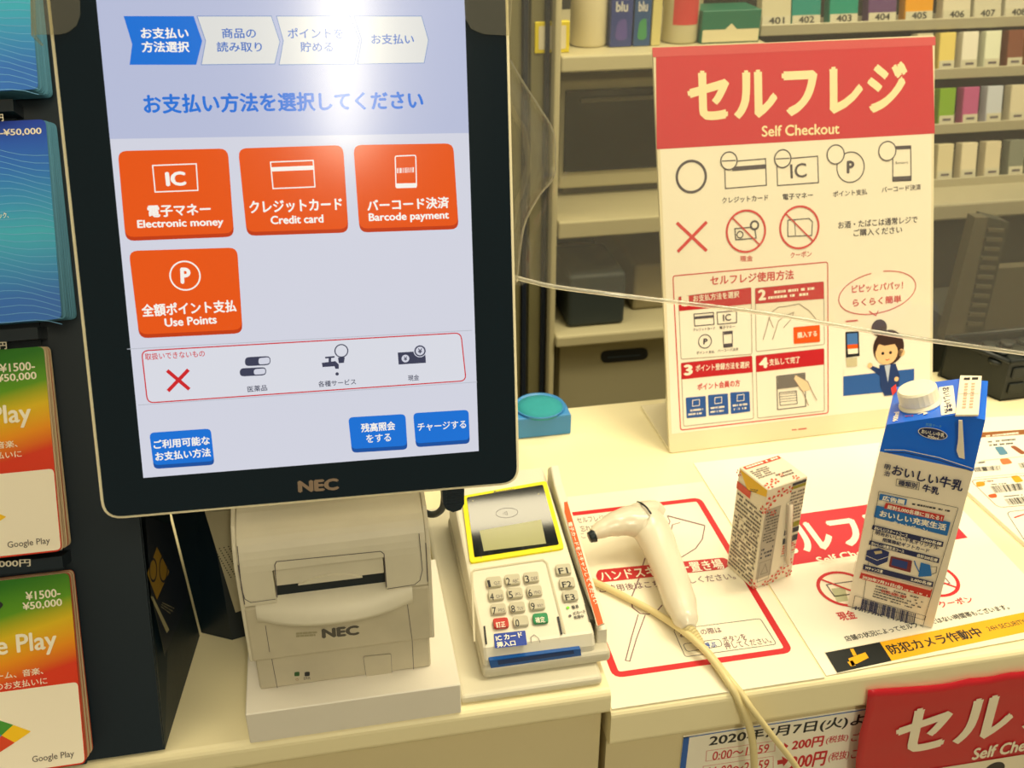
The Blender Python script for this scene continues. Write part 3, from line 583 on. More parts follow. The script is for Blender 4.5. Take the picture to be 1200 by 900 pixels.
b = MB(); b.prism([(0, 0), (.004*3, 0), (.09, 0), (.09, .003), (.004, .004)], 'z', 0, SWd, MATS['acrylic_holder'], M=Matrix(((0, 0, SU.x, P_bl.x), (0, 0, SU.y, P_bl.y), (0, 0, 0, 0), (0, 0, 0, 1))) @ Matrix.Identity(4)) if False else None
b = MB(); pts = []
for x in (0, SWd):
    for d0, z0 in ((.002, .0005), (.10, .0005), (.10, .004), (.004, .004)): pts.append(P_bl+SU*x+back*d0+Z*z0)
b.add(pts, [(0, 1, 2, 3), (7, 6, 5, 4), (0, 4, 5, 1), (1, 5, 6, 2), (2, 6, 7, 3), (3, 7, 4, 0)], MATS['acrylic_holder']); b.build('foot', sg)
b = MB(); pts = []
H2 = SH*.72; top_ = back*(H2*math.sin(tilt)+.004)+Z*(H2*math.cos(tilt)-.004)
for x in (.03, SWd-.03):
    for q in (top_, top_+back*.003, back*.10+Z*.001, back*.096+Z*.001): pts.append(P_bl+SU*x+q)
b.add(pts, [(0, 1, 2, 3), (7, 6, 5, 4), (0, 4, 5, 1), (1, 5, 6, 2), (2, 6, 7, 3), (3, 7, 4, 0)], MATS['acrylic_holder']); b.build('back_strut', sg)
c = sc_; c.poly([(.003, .022), (SWd-.003, .022), (SWd-.003, SH-.003), (.003, SH-.003)], PAPER, 1, loc=True)
c.poly([c.l(769.5, 175), c.l(1095.3, 156.5), (SWd-.003, SH-.003), (.003, SH-.003)], CRIM, 2, loc=True)
pst = c.build('poster', sg)
c = Canvas(P_bl, SU, SV); CW = P('sign_cream', (250, 236, 190)); SG = P('sign_grey', (84, 78, 88)); SR = P('sign_red', (214, 60, 64))
c.poly([(764, 56), (1096, 43), (1096.3, 53), (765, 67)], P('fold_pink', (214, 80, 88)), 3)
c.text('セルフレジ', (805.5, 113), (1063, 101), 60, CW, 3, .04); c.text('Self Checkout', (892.5, 154), (983.5, 150.5), 13, CW, 3, .02)
c.ring((810, 207), 17, .0027, SG, 3)
for q in ([(849, 190), (897, 186), (898, 217), (850, 221)], [(910, 187), (958, 183), (959, 214), (911, 217.5)]): c.stroke(q, .0011, SG, 3, True)
c.poly([(858, 195.5), (897, 192.5), (897, 197.5), (858, 200.5)], SG, 3); c.text('IC', (926, 201), (945, 199), 17, SG, 3, .01)
for p in ((854, 188.5), (917, 186)): c.disc(p, 9, PAPER, 4); c.ring(p, 9.5, .0014, SG, 5); c.stroke([(p[0]-8, p[1]+.3), (p[0]+8, p[1]-.4)], .0012, SG, 5)
c.ring((996.6, 196), 16, .0012, SG, 3); c.text('P', (992, 196), (1001, 195.5), 15, SG, 3, .04); c.disc((979, 181), 9.5, PAPER, 4); c.ring((979, 181), 10, .0013, SG, 5)
c.stroke([(1046, 172), (1067, 171), (1067.5, 211), (1046, 212)], .0012, SG, 3, True); c.poly([(1046, 172), (1067, 171), (1067, 174.5), (1046, 175.5)], SG, 3); c.poly([(1046, 207), (1067.5, 206), (1067.5, 212), (1046, 213)], SG, 3); c.text('Smart', (1049, 191), (1064, 190), 3, SG, 3)
c.disc((1039.5, 177), 9.5, PAPER, 4); c.ring((1039.5, 177), 10, .0013, SG, 5)
for t, p0, p1, h in (('クレジットカード', (846, 235), (900, 231.5), 7), ('電子マネー', (917, 231), (952.5, 228.5), 7), ('ポイント支払', (976, 227.5), (1016, 224.5), 7), ('バーコード決済', (1033, 222.5), (1079, 219), 7), ('お酒・たばこは通常レジで', (982, 264), (1075, 257), 8.5), ('ご購入ください', (1000, 273), (1057, 269), 8.5)): c.text(t, p0, p1, h, SG, 3, .015)
c.stroke([(793, 261), (828, 294)], .0034, SR, 3); c.stroke([(828, 260), (794, 295)], .0034, SR, 4)
for p in ((874, 271), (936.6, 266.5)): c.ring(p, 22.5, .0022, SR, 5); c.stroke([(p[0]-16, p[1]-16), (p[0]+16, p[1]+16)], .0015, SR, 6)
c.stroke([(861, 268), (884, 266), (886, 279), (862, 281)], .0012, SG, 4, True); c.ring((867, 275), 3.5, .0012, SG, 4); c.disc((884, 264), 5.5, SG, 4); c.disc((884, 264), 3.2, PAPER, 5)
c.stroke([(923, 258), (948, 256), (952, 260), (951, 276), (923, 277)], .001, SG, 4, True); c.stroke([(931, 258), (932, 277)], .0008, SG, 4)
c.text('現金', (867, 303.5), (882, 302.5), 7, SR, 3, .01); c.text('クーポン', (926, 299), (951, 297), 7, SR, 3, .01)
c.stroke([(788.4, 323.4), (969.8, 307), (970.3, 484), (797.5, 504)], .0011, SR, 3, True, r=.003); c.text('セルフレジ使用方法', (832, 329), (930, 321.5), 11.5, SR, 3, .02)
HR = P('step_red', (196, 22, 36))
for head, bl_, br_, n_, np_ in (([(795, 348), (880, 337), (880.3, 356), (795.5, 364.5)], (798, 421), (881, 415), '1', (798.5, 807, 353)), ([(884.8, 338), (965, 330), (965.5, 350), (885, 356)], (886, 412), (966, 403.5), '2', (888, 897.5, 346)),
                                ([(798, 425.5), (881, 417), (882, 436), (798.5, 444.5)], (801, 499.5), (883, 490.5), '3', (801, 811.5, 434)), ([(885.6, 417), (965.5, 408.4), (965.5, 427), (886, 436)], (887.6, 490), (966, 481.5), '4', (889, 900, 425.5))):
    c.stroke([head[0], head[1], br_, bl_], .0008, P('pale_grey', (176, 166, 150)), 3, True, r=.002); c.poly(head, HR, 4); c.text(n_, (np_[0], np_[2]), (np_[1], np_[2]-1), 13, WHT, 5, .05)
for t, p0, p1, h in (('お支払方法を選択', (812, 350), (866, 344.5), 8), ('ポイント登録方法を選択', (815, 431.5), (878, 427), 8), ('支払して完了', (901, 424.5), (937, 421), 8), ('購入する', (934, 393), (957, 390.5), 7)): c.text(t, p0, p1, h, WHT, 6, .02)
c.micro([(900, 340), (962, 334), (962, 346), (900, 352)], 2, WHT, 5, .5); c.text('ポイント会員の方', (817, 453.5), (867, 448.5), 8, SR, 4, .02)
c.poly([(929.5, 383.5), (960.4, 380.7), (960.7, 400.5), (930, 403)], ORG, 5, r=.001)
for q in ([(803.4, 466), (826.7, 464), (827.5, 488), (804.6, 490)], [(829.5, 463), (852.7, 461), (853.6, 485), (830.4, 487)], [(855.6, 460), (878, 458.6), (879, 482), (856.4, 485)]):
    c.poly(q, P('tile_blue', (34, 86, 166)), 4, r=.001); x, y = q[0]; c.stroke([(x+8, y+3), (x+16, y+2), (x+16, y+9), (x+8, y+10)], .0007, WHT, 5, True); c.micro([(x+3, y+13), (x+21, y+11), (x+21, y+20), (x+3, y+22)], 2, WHT, 5, .5)
for q in ([(813, 368), (836, 366), (836.6, 380), (814, 382)], [(840, 366), (863, 364), (863, 378), (841, 380)], [(847, 389), (858, 388), (858, 406), (848, 407)]): c.stroke(q, .0009, SG, 4, True)
c.poly([(814, 371), (836, 369), (836, 372), (814, 374)], SG, 4); c.text('IC', (847, 372.5), (856.5, 371.5), 8, SG, 4, .02); c.ring((826, 400), 7.5, .0009, SG, 4); c.text('P', (824, 400), (829, 400), 7, SG, 4, .04); c.poly([(848, 388.5), (858, 387.7), (858, 391), (848, 392)], SG, 4); c.poly([(848, 403), (858, 402), (858, 406.5), (848, 407.5)], SG, 4)
for t, p0, p1 in (('クレジットカード', (812, 386.5), (838, 384.5)), ('電子マネー', (843, 384), (861, 382.5)), ('ポイント支払', (816, 413.5), (837, 412)), ('バーコード決済', (841, 411), (865, 409))): c.text(t, p0, p1, 3.5, SG, 4, .01)
HL = P('hand_line', (150, 130, 116))
c.stroke([(894, 398), (898, 385), (901, 373), (905, 365), (912, 360), (921, 359)], .0008, HL, 4); c.stroke([(905, 398), (909, 386), (912, 376), (920, 370), (930, 366), (927, 374), (918, 384)], .0008, HL, 4); c.stroke([(921, 359), (936, 356), (948, 364), (956, 374)], .0008, HL, 4); c.stroke([(901, 372), (906, 384)], .0007, HL, 4)
c.stroke([(910, 441), (943, 437), (944, 476), (911, 480)], .0009, SG, 4, True); c.poly([(911, 441.5), (943, 438), (943, 452), (911, 456)], P('mid_grey', (120, 114, 110)), 5); c.stroke([(913, 460), (933, 458), (934, 473), (914, 475)], .0007, SG, 5, True)
for i in range(4): c.stroke([(913.3, 462+i*3), (933.3, 460+i*3)], .0005, SG, 5)
c.poly([(932, 439), (946, 447), (950, 456), (941, 459), (935, 452), (930, 444)], P('skin', (240, 214, 176)), 6); c.stroke([(932, 439), (946, 447), (951, 458), (957, 469)], .0008, HL, 7); c.stroke([(930, 444), (936, 453), (941, 460), (947, 475)], .0008, HL, 7)
# speech bubble, counter and clerk drawing
x, y = c.l(1028, 343); kk = c.scale(1028, 343); ell = [(x+45*kk*math.cos(t*math.pi/20)*(1), y+22*kk*math.sin(t*math.pi/20)+.08*45*kk*math.cos(t*math.pi/20)) for t in range(-29, 10)]
c.stroke(ell, .001, SR, 4, False, 0, True); c.stroke([(1018, 364.5), (1026, 370), (1029, 364)], .001, SR, 4)
c.text('ピピッとパパッ！', (998, 339), (1058, 334), 9, SR, 4, .02); c.text('らくらく簡単', (999, 355), (1056, 350), 9, SR, 4, .02)
c.micro([(990, 375), (1007, 373.5), (1007, 377), (990, 378.5)], 1, SR, 4)
c.poly([(988, 433), (1071, 424), (1071, 432), (988, 441)], WHT, 4); c.poly([(988, 441), (1071, 432), (1071, 456), (988, 464)], P('desk_blue', (40, 92, 170)), 4)
c.poly([(990.5, 389), (1006, 388), (1007, 417), (991, 419)], BLK, 5); c.poly([(992, 391), (1004.5, 390), (1005, 403), (992.5, 404)], P('kiosk_blue', (70, 120, 190)), 6); c.poly([(992.5, 404), (1005, 403), (1005, 408), (993, 409)], ORG, 6); c.poly([(993, 409), (1005, 408), (1005, 414), (993.5, 415)], WHT, 6); c.poly([(991, 420), (1004, 419), (1004, 429), (992, 430)], P('kiosk_grey', (206, 196, 160)), 5)
HB = P('hair', (58, 34, 30)); SKN = P('face', (246, 200, 148))
c.disc((1030, 384), 9, HB, 5); c.disc((1041, 407), 18, HB, 6, ry=1.05); c.disc((1056, 413), 4, SKN, 6); c.disc((1038.5, 413), 13, SKN, 7, ry=1.0); c.poly([(1025, 406), (1030, 398), (1042, 396), (1053, 402), (1054, 412), (1048, 403), (1036, 405), (1029, 403), (1026, 412)], HB, 8)
for p in ((1034, 414), (1043, 413)): c.disc(p, 1.7, BLK, 9, 10)
c.stroke([(1037, 421), (1039, 422), (1042, 420.5)], .0007, RED, 9)
c.poly([(1030, 428), (1049, 426), (1054, 440), (1052, 462), (1036, 464), (1031, 452)], P('uniform_navy', (26, 54, 112)), 7); c.poly([(1036, 428), (1043, 427), (1040, 448)], P('shirt', (190, 200, 220)), 8); c.poly([(1031, 432), (1018, 427), (1017, 430), (1030, 440)], P('uniform_navy', (26, 54, 112)), 7); c.disc((1019, 428), 3, SKN, 8, 10); c.disc((1050, 444), 2.6, SKN, 8, 10)
c.micro([(928, 502.5), (948, 500.5), (948, 503), (928, 505)], 1, SR, 3)
c.build('poster_print', sg, 'stuff')
# ================================================================ MILK CARTON
aM = -.4135-.19; q_ = _c2w((.3581, .663, 0)); FRp = Vector((q_.x, q_.y, .0022)); mu = Vector((math.cos(aM), math.sin(aM), 0)); mv = Vector((-math.sin(aM), math.cos(aM), 0)); Wm = .07
FLp = FRp-mu*Wm
mk = thing('milk_carton', 'tall blue and cream milk carton with white screw cap standing on the poster', 'carton', FRp-mu*Wm/2+mv*.035)
def vz(base, v):   # height on the vertical above base that projects to pixel row v
    lo, hi = 0, .4
    for _ in range(40):
        m_ = (lo+hi)/2; d = base+Z*m_-CAM; yy = 450-FPX*d.dot(UP)/d.dot(FW)
        lo, hi = (m_, hi) if yy > v else (lo, m_)
    return lo
zL, zR = vz(FLp, 498), vz(FRp, 493)
MILK = mat('carton_cream', (244, 232, 210), rough=.38); MBL = mat('carton_blue', (0, 108, 238), rough=.3, coat=.3)
zs = vz(FRp, 552)
def mp(u, v, z): return FLp+mu*u+mv*v+Z*z
b = MB(); D_ = .068
# body box up to zs (cream), then blue shoulder, roof planes
nz = 6; vs = []; 
for j in range(nz+1):
    z = zs*j/nz; bl = .0012*math.sin(math.pi*j/nz)
    for (u, v) in ((0, 0), (Wm/2, -bl), (Wm, 0), (Wm+bl, D_/2), (Wm, D_), (Wm/2, D_+bl), (0, D_), (-bl, D_/2)): vs.append(mp(u, v, z))
fs = [(j*8+i, j*8+(i+1) % 8, (j+1)*8+(i+1) % 8, (j+1)*8+i) for j in range(nz) for i in range(8)]+[list(range(8))[::-1]]
b.add(vs, fs, MILK); b.build('carton_body', mk)
b = MB(); ur = .048; zr = vz(FLp+mu*ur, 488)
V_ = [mp(0, 0, zs), mp(Wm, 0, zs), mp(Wm, D_, zs), mp(0, D_, zs), mp(.001, .001, zL), mp(ur, .003, zr), mp(Wm-.001, .001, zR), mp(Wm-.001, D_-.001, zR), mp(ur, D_-.003, zr), mp(.001, D_-.001, zL)]
b.add(V_, [(0, 1, 6, 5, 4), (1, 2, 7, 6), (2, 3, 9, 8, 7), (3, 0, 4, 9), (4, 5, 8, 9), (5, 6, 7, 8)], MBL)
b.build('carton_top', mk)
# folded fin and ear
b = MB(); nrm = Vector((0, 0, 1))
F_ = [mp(ur, .000, zr), mp(Wm-.0065, -.0004, zR+.0025), mp(Wm-.0065, D_-.002, zR+.0025), mp(ur, D_, zr)]
b.add(F_+[p+Z*.0016 for p in F_], [(0, 1, 2, 3), (4, 7, 6, 5), (0, 4, 5, 1), (1, 5, 6, 2), (2, 6, 7, 3), (3, 7, 4, 0)], mat('carton_fin', (244, 232, 212), rough=.4)); b.build('folded_fin', mk)
fc = Canvas(FLp-mv*.0004, mu, Z); Mk = Matrix((fc.U, fc.V, fc.N)).transposed().to_4x4(); Mk.translation = fc.P0
ear = [(1123.5, 492), (1128, 492), (1130.5, 537), (1124, 535), (1121, 527), (1123, 514)]
b = MB(); b.prism([fc.l(*p) for p in ear], 'z', 0, .0014, MATS['carton_fin'], M=Mk); b.build('sealed_ear', mk)
# cap on the slanted panel
pn = (mp(ur, 0, zr)-mp(0, 0, zL)).normalized(); cn = pn.cross(mv).normalized(); cn = cn if cn.z > 0 else -cn
cc_ = mp(.0225, D_*.42, zL+(zr-zL)*.0225/ur)
Mc = Matrix((pn, cn.cross(pn), cn)).transposed().to_4x4(); Mc.translation = cc_
capm = mat('cap_white', (250, 242, 220), rough=.35)
b = MB(); b.lathe([(.0165, 0), (.0165, .0015), (.0150, .0018), (.0150, .0035)], (0, 0, 0), capm, 40, M=Mc)
n = 48; prof_ = []; vs = []
for r_, z_ in ((.0148, .0035), (.0152, .0045), (.0150, .0135), (.0138, .0152), (.0, .0158)):
    for k_ in range(n): rr = r_*(1+(.012 if (k_ % 2 and z_ < .014) else 0)); vs.append((rr*math.cos(2*math.pi*k_/n), rr*math.sin(2*math.pi*k_/n), z_))
b.add(vs, [(i*n+k_, i*n+(k_+1) % n, (i+1)*n+(k_+1) % n, (i+1)*n+k_) for i in range(4) for k_ in range(n)], capm, False, Mc)
b.build('screw_cap', mk)
# print on the front face
c = fc = Canvas(FLp-mv*.0013, mu, Z)
DN = P('milk_navy', (24, 34, 84)); MR_ = P('milk_red', (198, 44, 40)); MBB = P('milk_blue', (24, 110, 190)); K1 = P('milk_ink', (60, 56, 66))
fc.stroke([(1036.5, 527), (1060, 527.5), (1100, 536), (1140, 549)], .0006, WHT, 1); fc.stroke([(1036.5, 530), (1060, 530.5), (1100, 539), (1139, 552)], .0006, DN, 1)
c.text('おいしい牛乳', (1046, 550), (1129, 570), 13, DN, 1, .022); c.text('明', (1036.5, 546.5), (1043.5, 548), 6.5, DN, 1, .02); c.text('治', (1036.3, 554), (1043.2, 555.5), 6.5, DN, 1, .02)
c.stroke([(1051, 561), (1077.5, 565.5), (1076.5, 574), (1050, 569)], .0004, K1, 1, True); c.text('種類別', (1053, 565.5), (1075, 569.5), 6.5, DN, 1, .02); c.text('牛乳', (1081, 571), (1101, 576), 9, DN, 1, .03)
c.stroke([(1030, 575.5), (1123, 595), (1083, 726.5), (1011, 706)], .0004, K1, 1, True, r=.001)
c.poly([(1031.5, 578.5), (1063, 585), (1061.5, 592), (1030, 585.5)], MBB, 1); c.text('広告欄', (1034, 583), (1060, 588.5), 6, WHT, 2, .04); c.micro([(1066, 588), (1118, 598), (1117, 601.5), (1065, 591.5)], 1, K1, 1)
c.poly([(1027, 592), (1114, 612), (1110, 628), (1024, 606)], MBB, 1, r=.001); c.poly([(1038, 589), (1107, 604), (1105, 611), (1036, 595.5)], MR_, 2)
c.text('総計5,000名様に当たる！', (1040, 593.5), (1104, 607.5), 5.5, WHT, 3, .03); c.text('おいしい充実生活', (1031, 601), (1109, 618), 8, WHT, 3, .035); c.text('キャンペーン', (1046, 612.5), (1087, 622), 6, WHT, 3, .03)
for q, t1, t2 in (([(1023, 615), (1106, 635), (1104.5, 641), (1021.5, 620)], 'おいしいスタートコース', '2,000名様'), ([(1019.5, 633), (1101, 654), (1100, 660), (1018, 638)], 'おいしい充実生活コース', '合計200名様'), ([(1012, 661), (1094, 682), (1093, 688), (1011, 667)], 'Wチャンス賞', '2,800名様')):
    c.poly(q, DN, 1); L0, R0 = ((q[0][0]+q[3][0])/2, (q[0][1]+q[3][1])/2), ((q[1][0]+q[2][0])/2, (q[1][1]+q[2][1])/2); f = lambda t: (L0[0]+(R0[0]-L0[0])*t, L0[1]+(R0[1]-L0[1])*t)
    c.text(t1, f(.03), f(.5 if 'W' not in t1 else .28), 4, WHT, 2, .03); c.text(t2, f(.68), f(.98), 4.2, WHT, 2, .03)
c.text('明治おいしい牛乳オリジナル', (1026, 624), (1100, 642), 4.8, DN, 1, .025); c.text('吉田雅紀ギフトカード'.replace('吉田雅紀', '相葉雅紀'), (1034, 632), (1089, 645.5), 4.8, DN, 1, .025)
c.poly([(1016, 645), (1030, 642), (1042, 647), (1040, 658), (1028, 663), (1014, 656)], P('box_navy', (26, 44, 104)), 1); c.poly([(1024, 646), (1033, 645), (1034, 648), (1026, 649.5)], P('box_cream', (196, 180, 140)), 2); c.stroke([(1015, 651), (1028, 656.5), (1041, 652)], .0004, WHT, 2)
c.poly([(1044, 651.5), (1069, 657), (1067, 671), (1041.5, 664)], P('oven_red', (120, 40, 50)), 1, r=.001); c.poly([(1046, 654), (1064, 658.5), (1062.5, 667), (1044.5, 662)], P('oven_blue', (34, 60, 130)), 2)
c.poly([(1079, 659), (1090, 662), (1092, 675), (1076, 676)], MBB, 1, r=.001); c.stroke([(1077, 670), (1073, 662), (1071.5, 657)], .0009, MBB, 1); c.stroke([(1091, 664), (1098, 664), (1097, 671), (1092, 673)], .0005, K1, 1)
c.poly([(1010, 668.5), (1092.5, 690.5), (1090, 700.5), (1007, 677.5)], MR_, 1); c.poly([(1010, 668.5), (1091.5, 690), (1091, 692), (1009.5, 671)], P('milk_pale', (230, 200, 180)), 2); c.text('2020年7月31日(金)', (1010.5, 676), (1058, 689), 5, WHT, 2, .035); c.micro([(1060, 689), (1089, 697), (1088, 699.5), (1059, 692)], 1, WHT, 2)
c.micro([(1027, 685), (1087, 702), (1083, 718), (1022, 700)], 5, K1, 1, .4); c.text('0120-600-187', (1033, 692), (1062, 700), 3.6, MR_, 2, .03)
c.stroke([(1002, 698), (1085, 722), (1080, 739), (998.5, 714)], .0004, K1, 1, True); c.bars([(1010.5, 701.5), (1074, 719.5), (1072, 732), (1008.5, 713.5)], 34, DN, 1); c.text('4902705 126558', (999.5, 711.5), (1069, 733.5), 5, DN, 2, .01)
c.text('抗菌マーク', (1085, 497), (1103, 500), 3.5, P('aqua', (120, 190, 200)), 1)
c.disc((1093, 507), 18, WHT, 1, ry=.45) if False else None
x, y = c.l(1093, 508); kk = c.scale(1093, 508)
c.put([(x+17.5*kk*math.cos(t*.2244), y+8*kk*math.sin(t*.2244)) for t in range(28)], [list(range(28))], WHT, 1); c.put([(x+16.5*kk*math.cos(t*.2244), y+7.2*kk*math.sin(t*.2244)) for t in range(28)], [list(range(28))], DN, 2)
c.text('おいしい牛乳', (1080, 505), (1107, 510), 5, WHT, 3, .03); c.text('900ml', (1087, 511), (1100, 513.5), 3, WHT, 3, .03)
c.build('front_print', mk, 'stuff')
# left side print and roof labels
lc = Canvas(FLp-mu*.0013, mv, Z); lc.V = Z; 
for i in range(16): z_ = .02+i*.009; lc.put([(.006, z_), (.02+.03*random.random(), z_), (.02, z_+.004), (.006, z_+.004)], [[0, 1, 2, 3]], P('side_pink', (206, 120, 110)), 1)
lc.build('side_print', mk, 'stuff')
rcn = Canvas(mp(0, 0, zL)+cn*.0002, pn, mv)
rcn.poly([(1100, 454), (1117, 451.5), (1121, 484), (1103, 487)], WHT, 1, r=.0015)
a, b_ = rcn.l(1107, 455), rcn.l(1113, 484); rcn.text('おいしい牛乳', (1108.5, 454), (1112, 484), 9, DN, 2, .03)
rcn.text('900ml', (1049, 494), (1051, 483), 6, WHT, 2, .03); rcn.text('↑', (1075, 486), (1089, 484), 3, WHT, 2, .03); rcn.micro([(1060, 487), (1073, 486), (1073, 488), (1060, 489)], 1, RED, 2)
rcn.poly([(1044, 455), (1050, 450), (1051, 458), (1046, 464)], RED, 1)
rcn.build('roof_print', mk, 'stuff')
fp_ = mp(ur, 0, zr)+Z*.0018; fd = (mp(Wm-.0065, 0, zR+.0025)-mp(ur, 0, zr)); fcn = Canvas(fp_, fd, mv)
PK = P('faint_pink', (216, 176, 150))
for i in range(2): fcn.put([(.003+i*.006, .059), (.0075+i*.006, .059), (.0075+i*.006, .063), (.003+i*.006, .063)], [[0, 1, 2, 3]], BLK, 1)
for i in range(2):
    for j in range(9): fcn.put([(.004+i*.005, .010+j*.005), (.0065+i*.005, .010+j*.005), (.0065+i*.005, .013+j*.005), (.004+i*.005, .013+j*.005)], [[0, 1, 2, 3]], PK, 1)
fcn.stroke([(0, .034), (.015, .034)], .0004, GRY, 1, loc=True); fcn.build('fin_print', mk, 'stuff')
# ================================================================ SMALL DRINK CARTON
aS = .4746-.19; q_ = _c2w((.2158, .7132, 0)); B0 = Vector((q_.x, q_.y, .0013)); su = Vector((math.cos(aS), math.sin(aS), 0)); sv = Vector((-math.sin(aS), math.cos(aS), 0)); sw, sd, sh = .0439, .0385, .1088
sc2 = thing('drink_carton', 'small red and white drink carton with a straw, on the poster left of the milk', 'carton', B0+su*sw/2+sv*sd/2)
SWH = mat('small_carton_white', (236, 226, 204), rough=.38); Mb = Matrix((su, sv, Z)).transposed().to_4x4(); Mb.translation = B0
b = MB(); b.box(0, sw, 0, sd, 0, sh, SWH, r=.0008, seg=1, M=Mb); b.build('carton_body', sc2)
SRD = P('coral_red', (214, 74, 50)); SIK = P('fine_ink', (128, 120, 112)); SGR = P('foil_grey', (176, 166, 150)); OL = P('olive', (150, 146, 50)); DK = P('slate', (58, 62, 76))
cf = Canvas(B0-sv*.0002, su, Z)   # right-hand (front) face
cf.micro([(887, 655), (899, 650), (901, 600), (896, 600)], 8, SIK, 1, .5) if False else None
def fb(c_, W_, H_, items, m_, L=1):
    for (x0, y0, x1, y1) in items: c_.poly([(x0*W_, y0*H_), (x1*W_, y0*H_), (x1*W_, y1*H_), (x0*W_, y1*H_)], m_, L, loc=True)
fb(cf, sw, sh, [(.02, .10, .40, .80)], SGR)
def mrows(c_, W_, H_, x0, x1, y0, y1, rows, m_, L=2):
    for r in range(rows):
        u = x0
        while u < x1-.02:
            e = min(x1, u+random.uniform(.02, .07)); y = y0+(y1-y0)*(r+.25)/rows
            if random.random() < .85: c_.poly([(u*W_, y*H_), (e*W_, y*H_), (e*W_, (y+(y1-y0)*.5/rows)*H_), (u*W_, (y+(y1-y0)*.5/rows)*H_)], m_, L, loc=True)
            u = e+.012
mrows(cf, sw, sh, .06, .38, .45, .78, 11, P('dense_ink', (96, 90, 84))); mrows(cf, sw, sh, .06, .36, .30, .42, 3, DK); cf.stroke([(.07*sw, .07*sh), (.36*sw, .07*sh), (.36*sw, .27*sh), (.07*sw, .27*sh)], .0005, SIK, 2, True, loc=True); cf.stroke([(.13*sw, .14*sh), (.22*sw, .24*sh), (.31*sw, .14*sh), (.13*sw, .14*sh)], .0007, SIK, 2, loc=True)
fb(cf, sw, sh, [(.62, .53, .97, .58), (.62, .92, .97, .95)], OL, 2); fb(cf, sw, sh, [(.6, .47, .98, .52), (.6, .38, .98, .44), (.62, .955, .97, .98)], DK, 2)
mrows(cf, sw, sh, .62, .97, .60, .9, 9, SIK); mrows(cf, sw, sh, .62, .97, .27, .37, 4, SRD); fb(cf, sw, sh, [(.6, .255, .98, .26)], SIK, 2)
def flower(c_, x, y, r):
    r *= .75
    for k_ in range(5): a = k_*1.25+x*900; c_.poly([(x+r*.25*math.cos(a), y+r*.25*math.sin(a)), (x+r*math.cos(a-.3), y+r*math.sin(a-.3)), (x+r*1.1*math.cos(a), y+r*1.1*math.sin(a)), (x+r*math.cos(a+.3), y+r*math.sin(a+.3))], SRD, 3, loc=True)
for x, y, r in ((.5, .05, .006), (.68, .1, .006), (.85, .16, .006), (.9, .04, .005), (.3, .02, .005), (.12, .88, .007), (.35, .93, .006), (.22, .75, .004), (.55, .93, .005), (.06, .8, .004), (.04, .02, .003)): flower(cf, x*sw, y*sh, r)
cf.build('front_print', sc2, 'stuff')
cl = Canvas(B0-su*.0002, sv, Z)
mrows(cl, sd, sh, .06, .94, .03, .78, 20, P('dense_ink', (96, 90, 84)), 1); cl.stroke([(.1*sd, .2*sh), (.8*sd, .2*sh), (.8*sd, .55*sh), (.1*sd, .55*sh)], .0004, SIK, 2, True, loc=True)
fb(cl, sd, sh, [(.5, .8, .99, .87)], SRD, 2); cl.poly([(0, .93*sh), (.62*sd, .86*sh), (.95*sd, .99*sh), (0, .995*sh)], P('yolk', (240, 190, 20)), 2, loc=True); cl.micro([(880, 572), (890, 574), (889, 578), (879, 576)], 2, DK, 3)
flower(cl, .03*sd, .05*sh, .006); flower(cl, .03*sd, .8*sh, .005); flower(cl, .97*sd, .95*sh, .004); cl.build('side_print', sc2, 'stuff')
ct = Canvas(B0+Z*(sh+.0003), su, sv); fb(ct, sw, sd, [(.06, .84, .95, .95)], SRD); mrows(ct, sw, sd, .1, .9, .84, .95, 1, WHT, 2); mrows(ct, sw, sd, .08, .5, .4, .75, 5, SIK); mrows(ct, sw, sd, .45, .85, .2, .4, 2, SIK)
for x, y, r in ((.1, .1, .005), (.3, .18, .005), (.75, .08, .004), (.55, .3, .003)): flower(ct, x*sw, y*sd, r)
ct.build('top_print', sc2, 'stuff')
b = MB(); p0, p1 = B0+su*.62*sw+Z*.78*sh-sv*.0018, B0+su*.80*sw+Z*.17*sh-sv*.0018; b.tube([p0, p1], .0021, mat('straw_plastic', (232, 216, 196), rough=.3), 10, 2); b.build('straw', sc2)
b = MB(); wd = (p1-p0).normalized().cross(sv)*.0042; qq = [p0-(p1-p0)*.05+wd, p0-(p1-p0)*.05-wd, p1+(p1-p0)*.05-wd, p1+(p1-p0)*.05+wd]; b.add([q-sv*.0002 for q in qq]+[q+sv*.0008 for q in qq], [(0, 1, 2, 3), (4, 7, 6, 5), (0, 4, 5, 1), (2, 6, 7, 3)], film_mat('straw_wrap', .2, .04)); b.build('straw_wrapper', sc2)
# ================================================================ HAND SCANNER AND CABLES
sn = thing('hand_scanner', 'cream pistol-grip barcode scanner lying on the red-bordered mat', 'scanner', onz(770, 690))
SCM = mat('scanner_plastic', (228, 220, 200), rough=.25, coat=.2)
def pz(u, v, z): return onz(u, v, z)
def prad(u, v, rpx): return (onz(u, v, .02)-CAM).dot(FW)*rpx/FPX
PTS = [(695, 626, 7, .034), (707, 619.5, 11, .036), (723, 613.5, 15.5, .037), (741, 610.5, 20, .036), (757, 614, 23, .032), (768, 630, 21.5, .027), (777, 651, 19.5, .0235), (787, 677, 19.5, .0210), (796, 703, 19.5, .0195), (803, 724, 15.5, .0175), (807, 736, 9, .015)]
b = MB(); b.tube([pz(u, v, z) for u, v, r, z in PTS], [prad(u, v, r) for u, v, r, z in PTS], SCM, 28, 8, flat=[1, .95, .9, .85, .85, .85, .9, .95, .95, .95, .95]); b.build('scanner_body', sn)
HP = [(742, 606, 14, .036), (754, 603, 15.5, .036), (766, 602, 15, .034), (776, 606, 10, .032)]
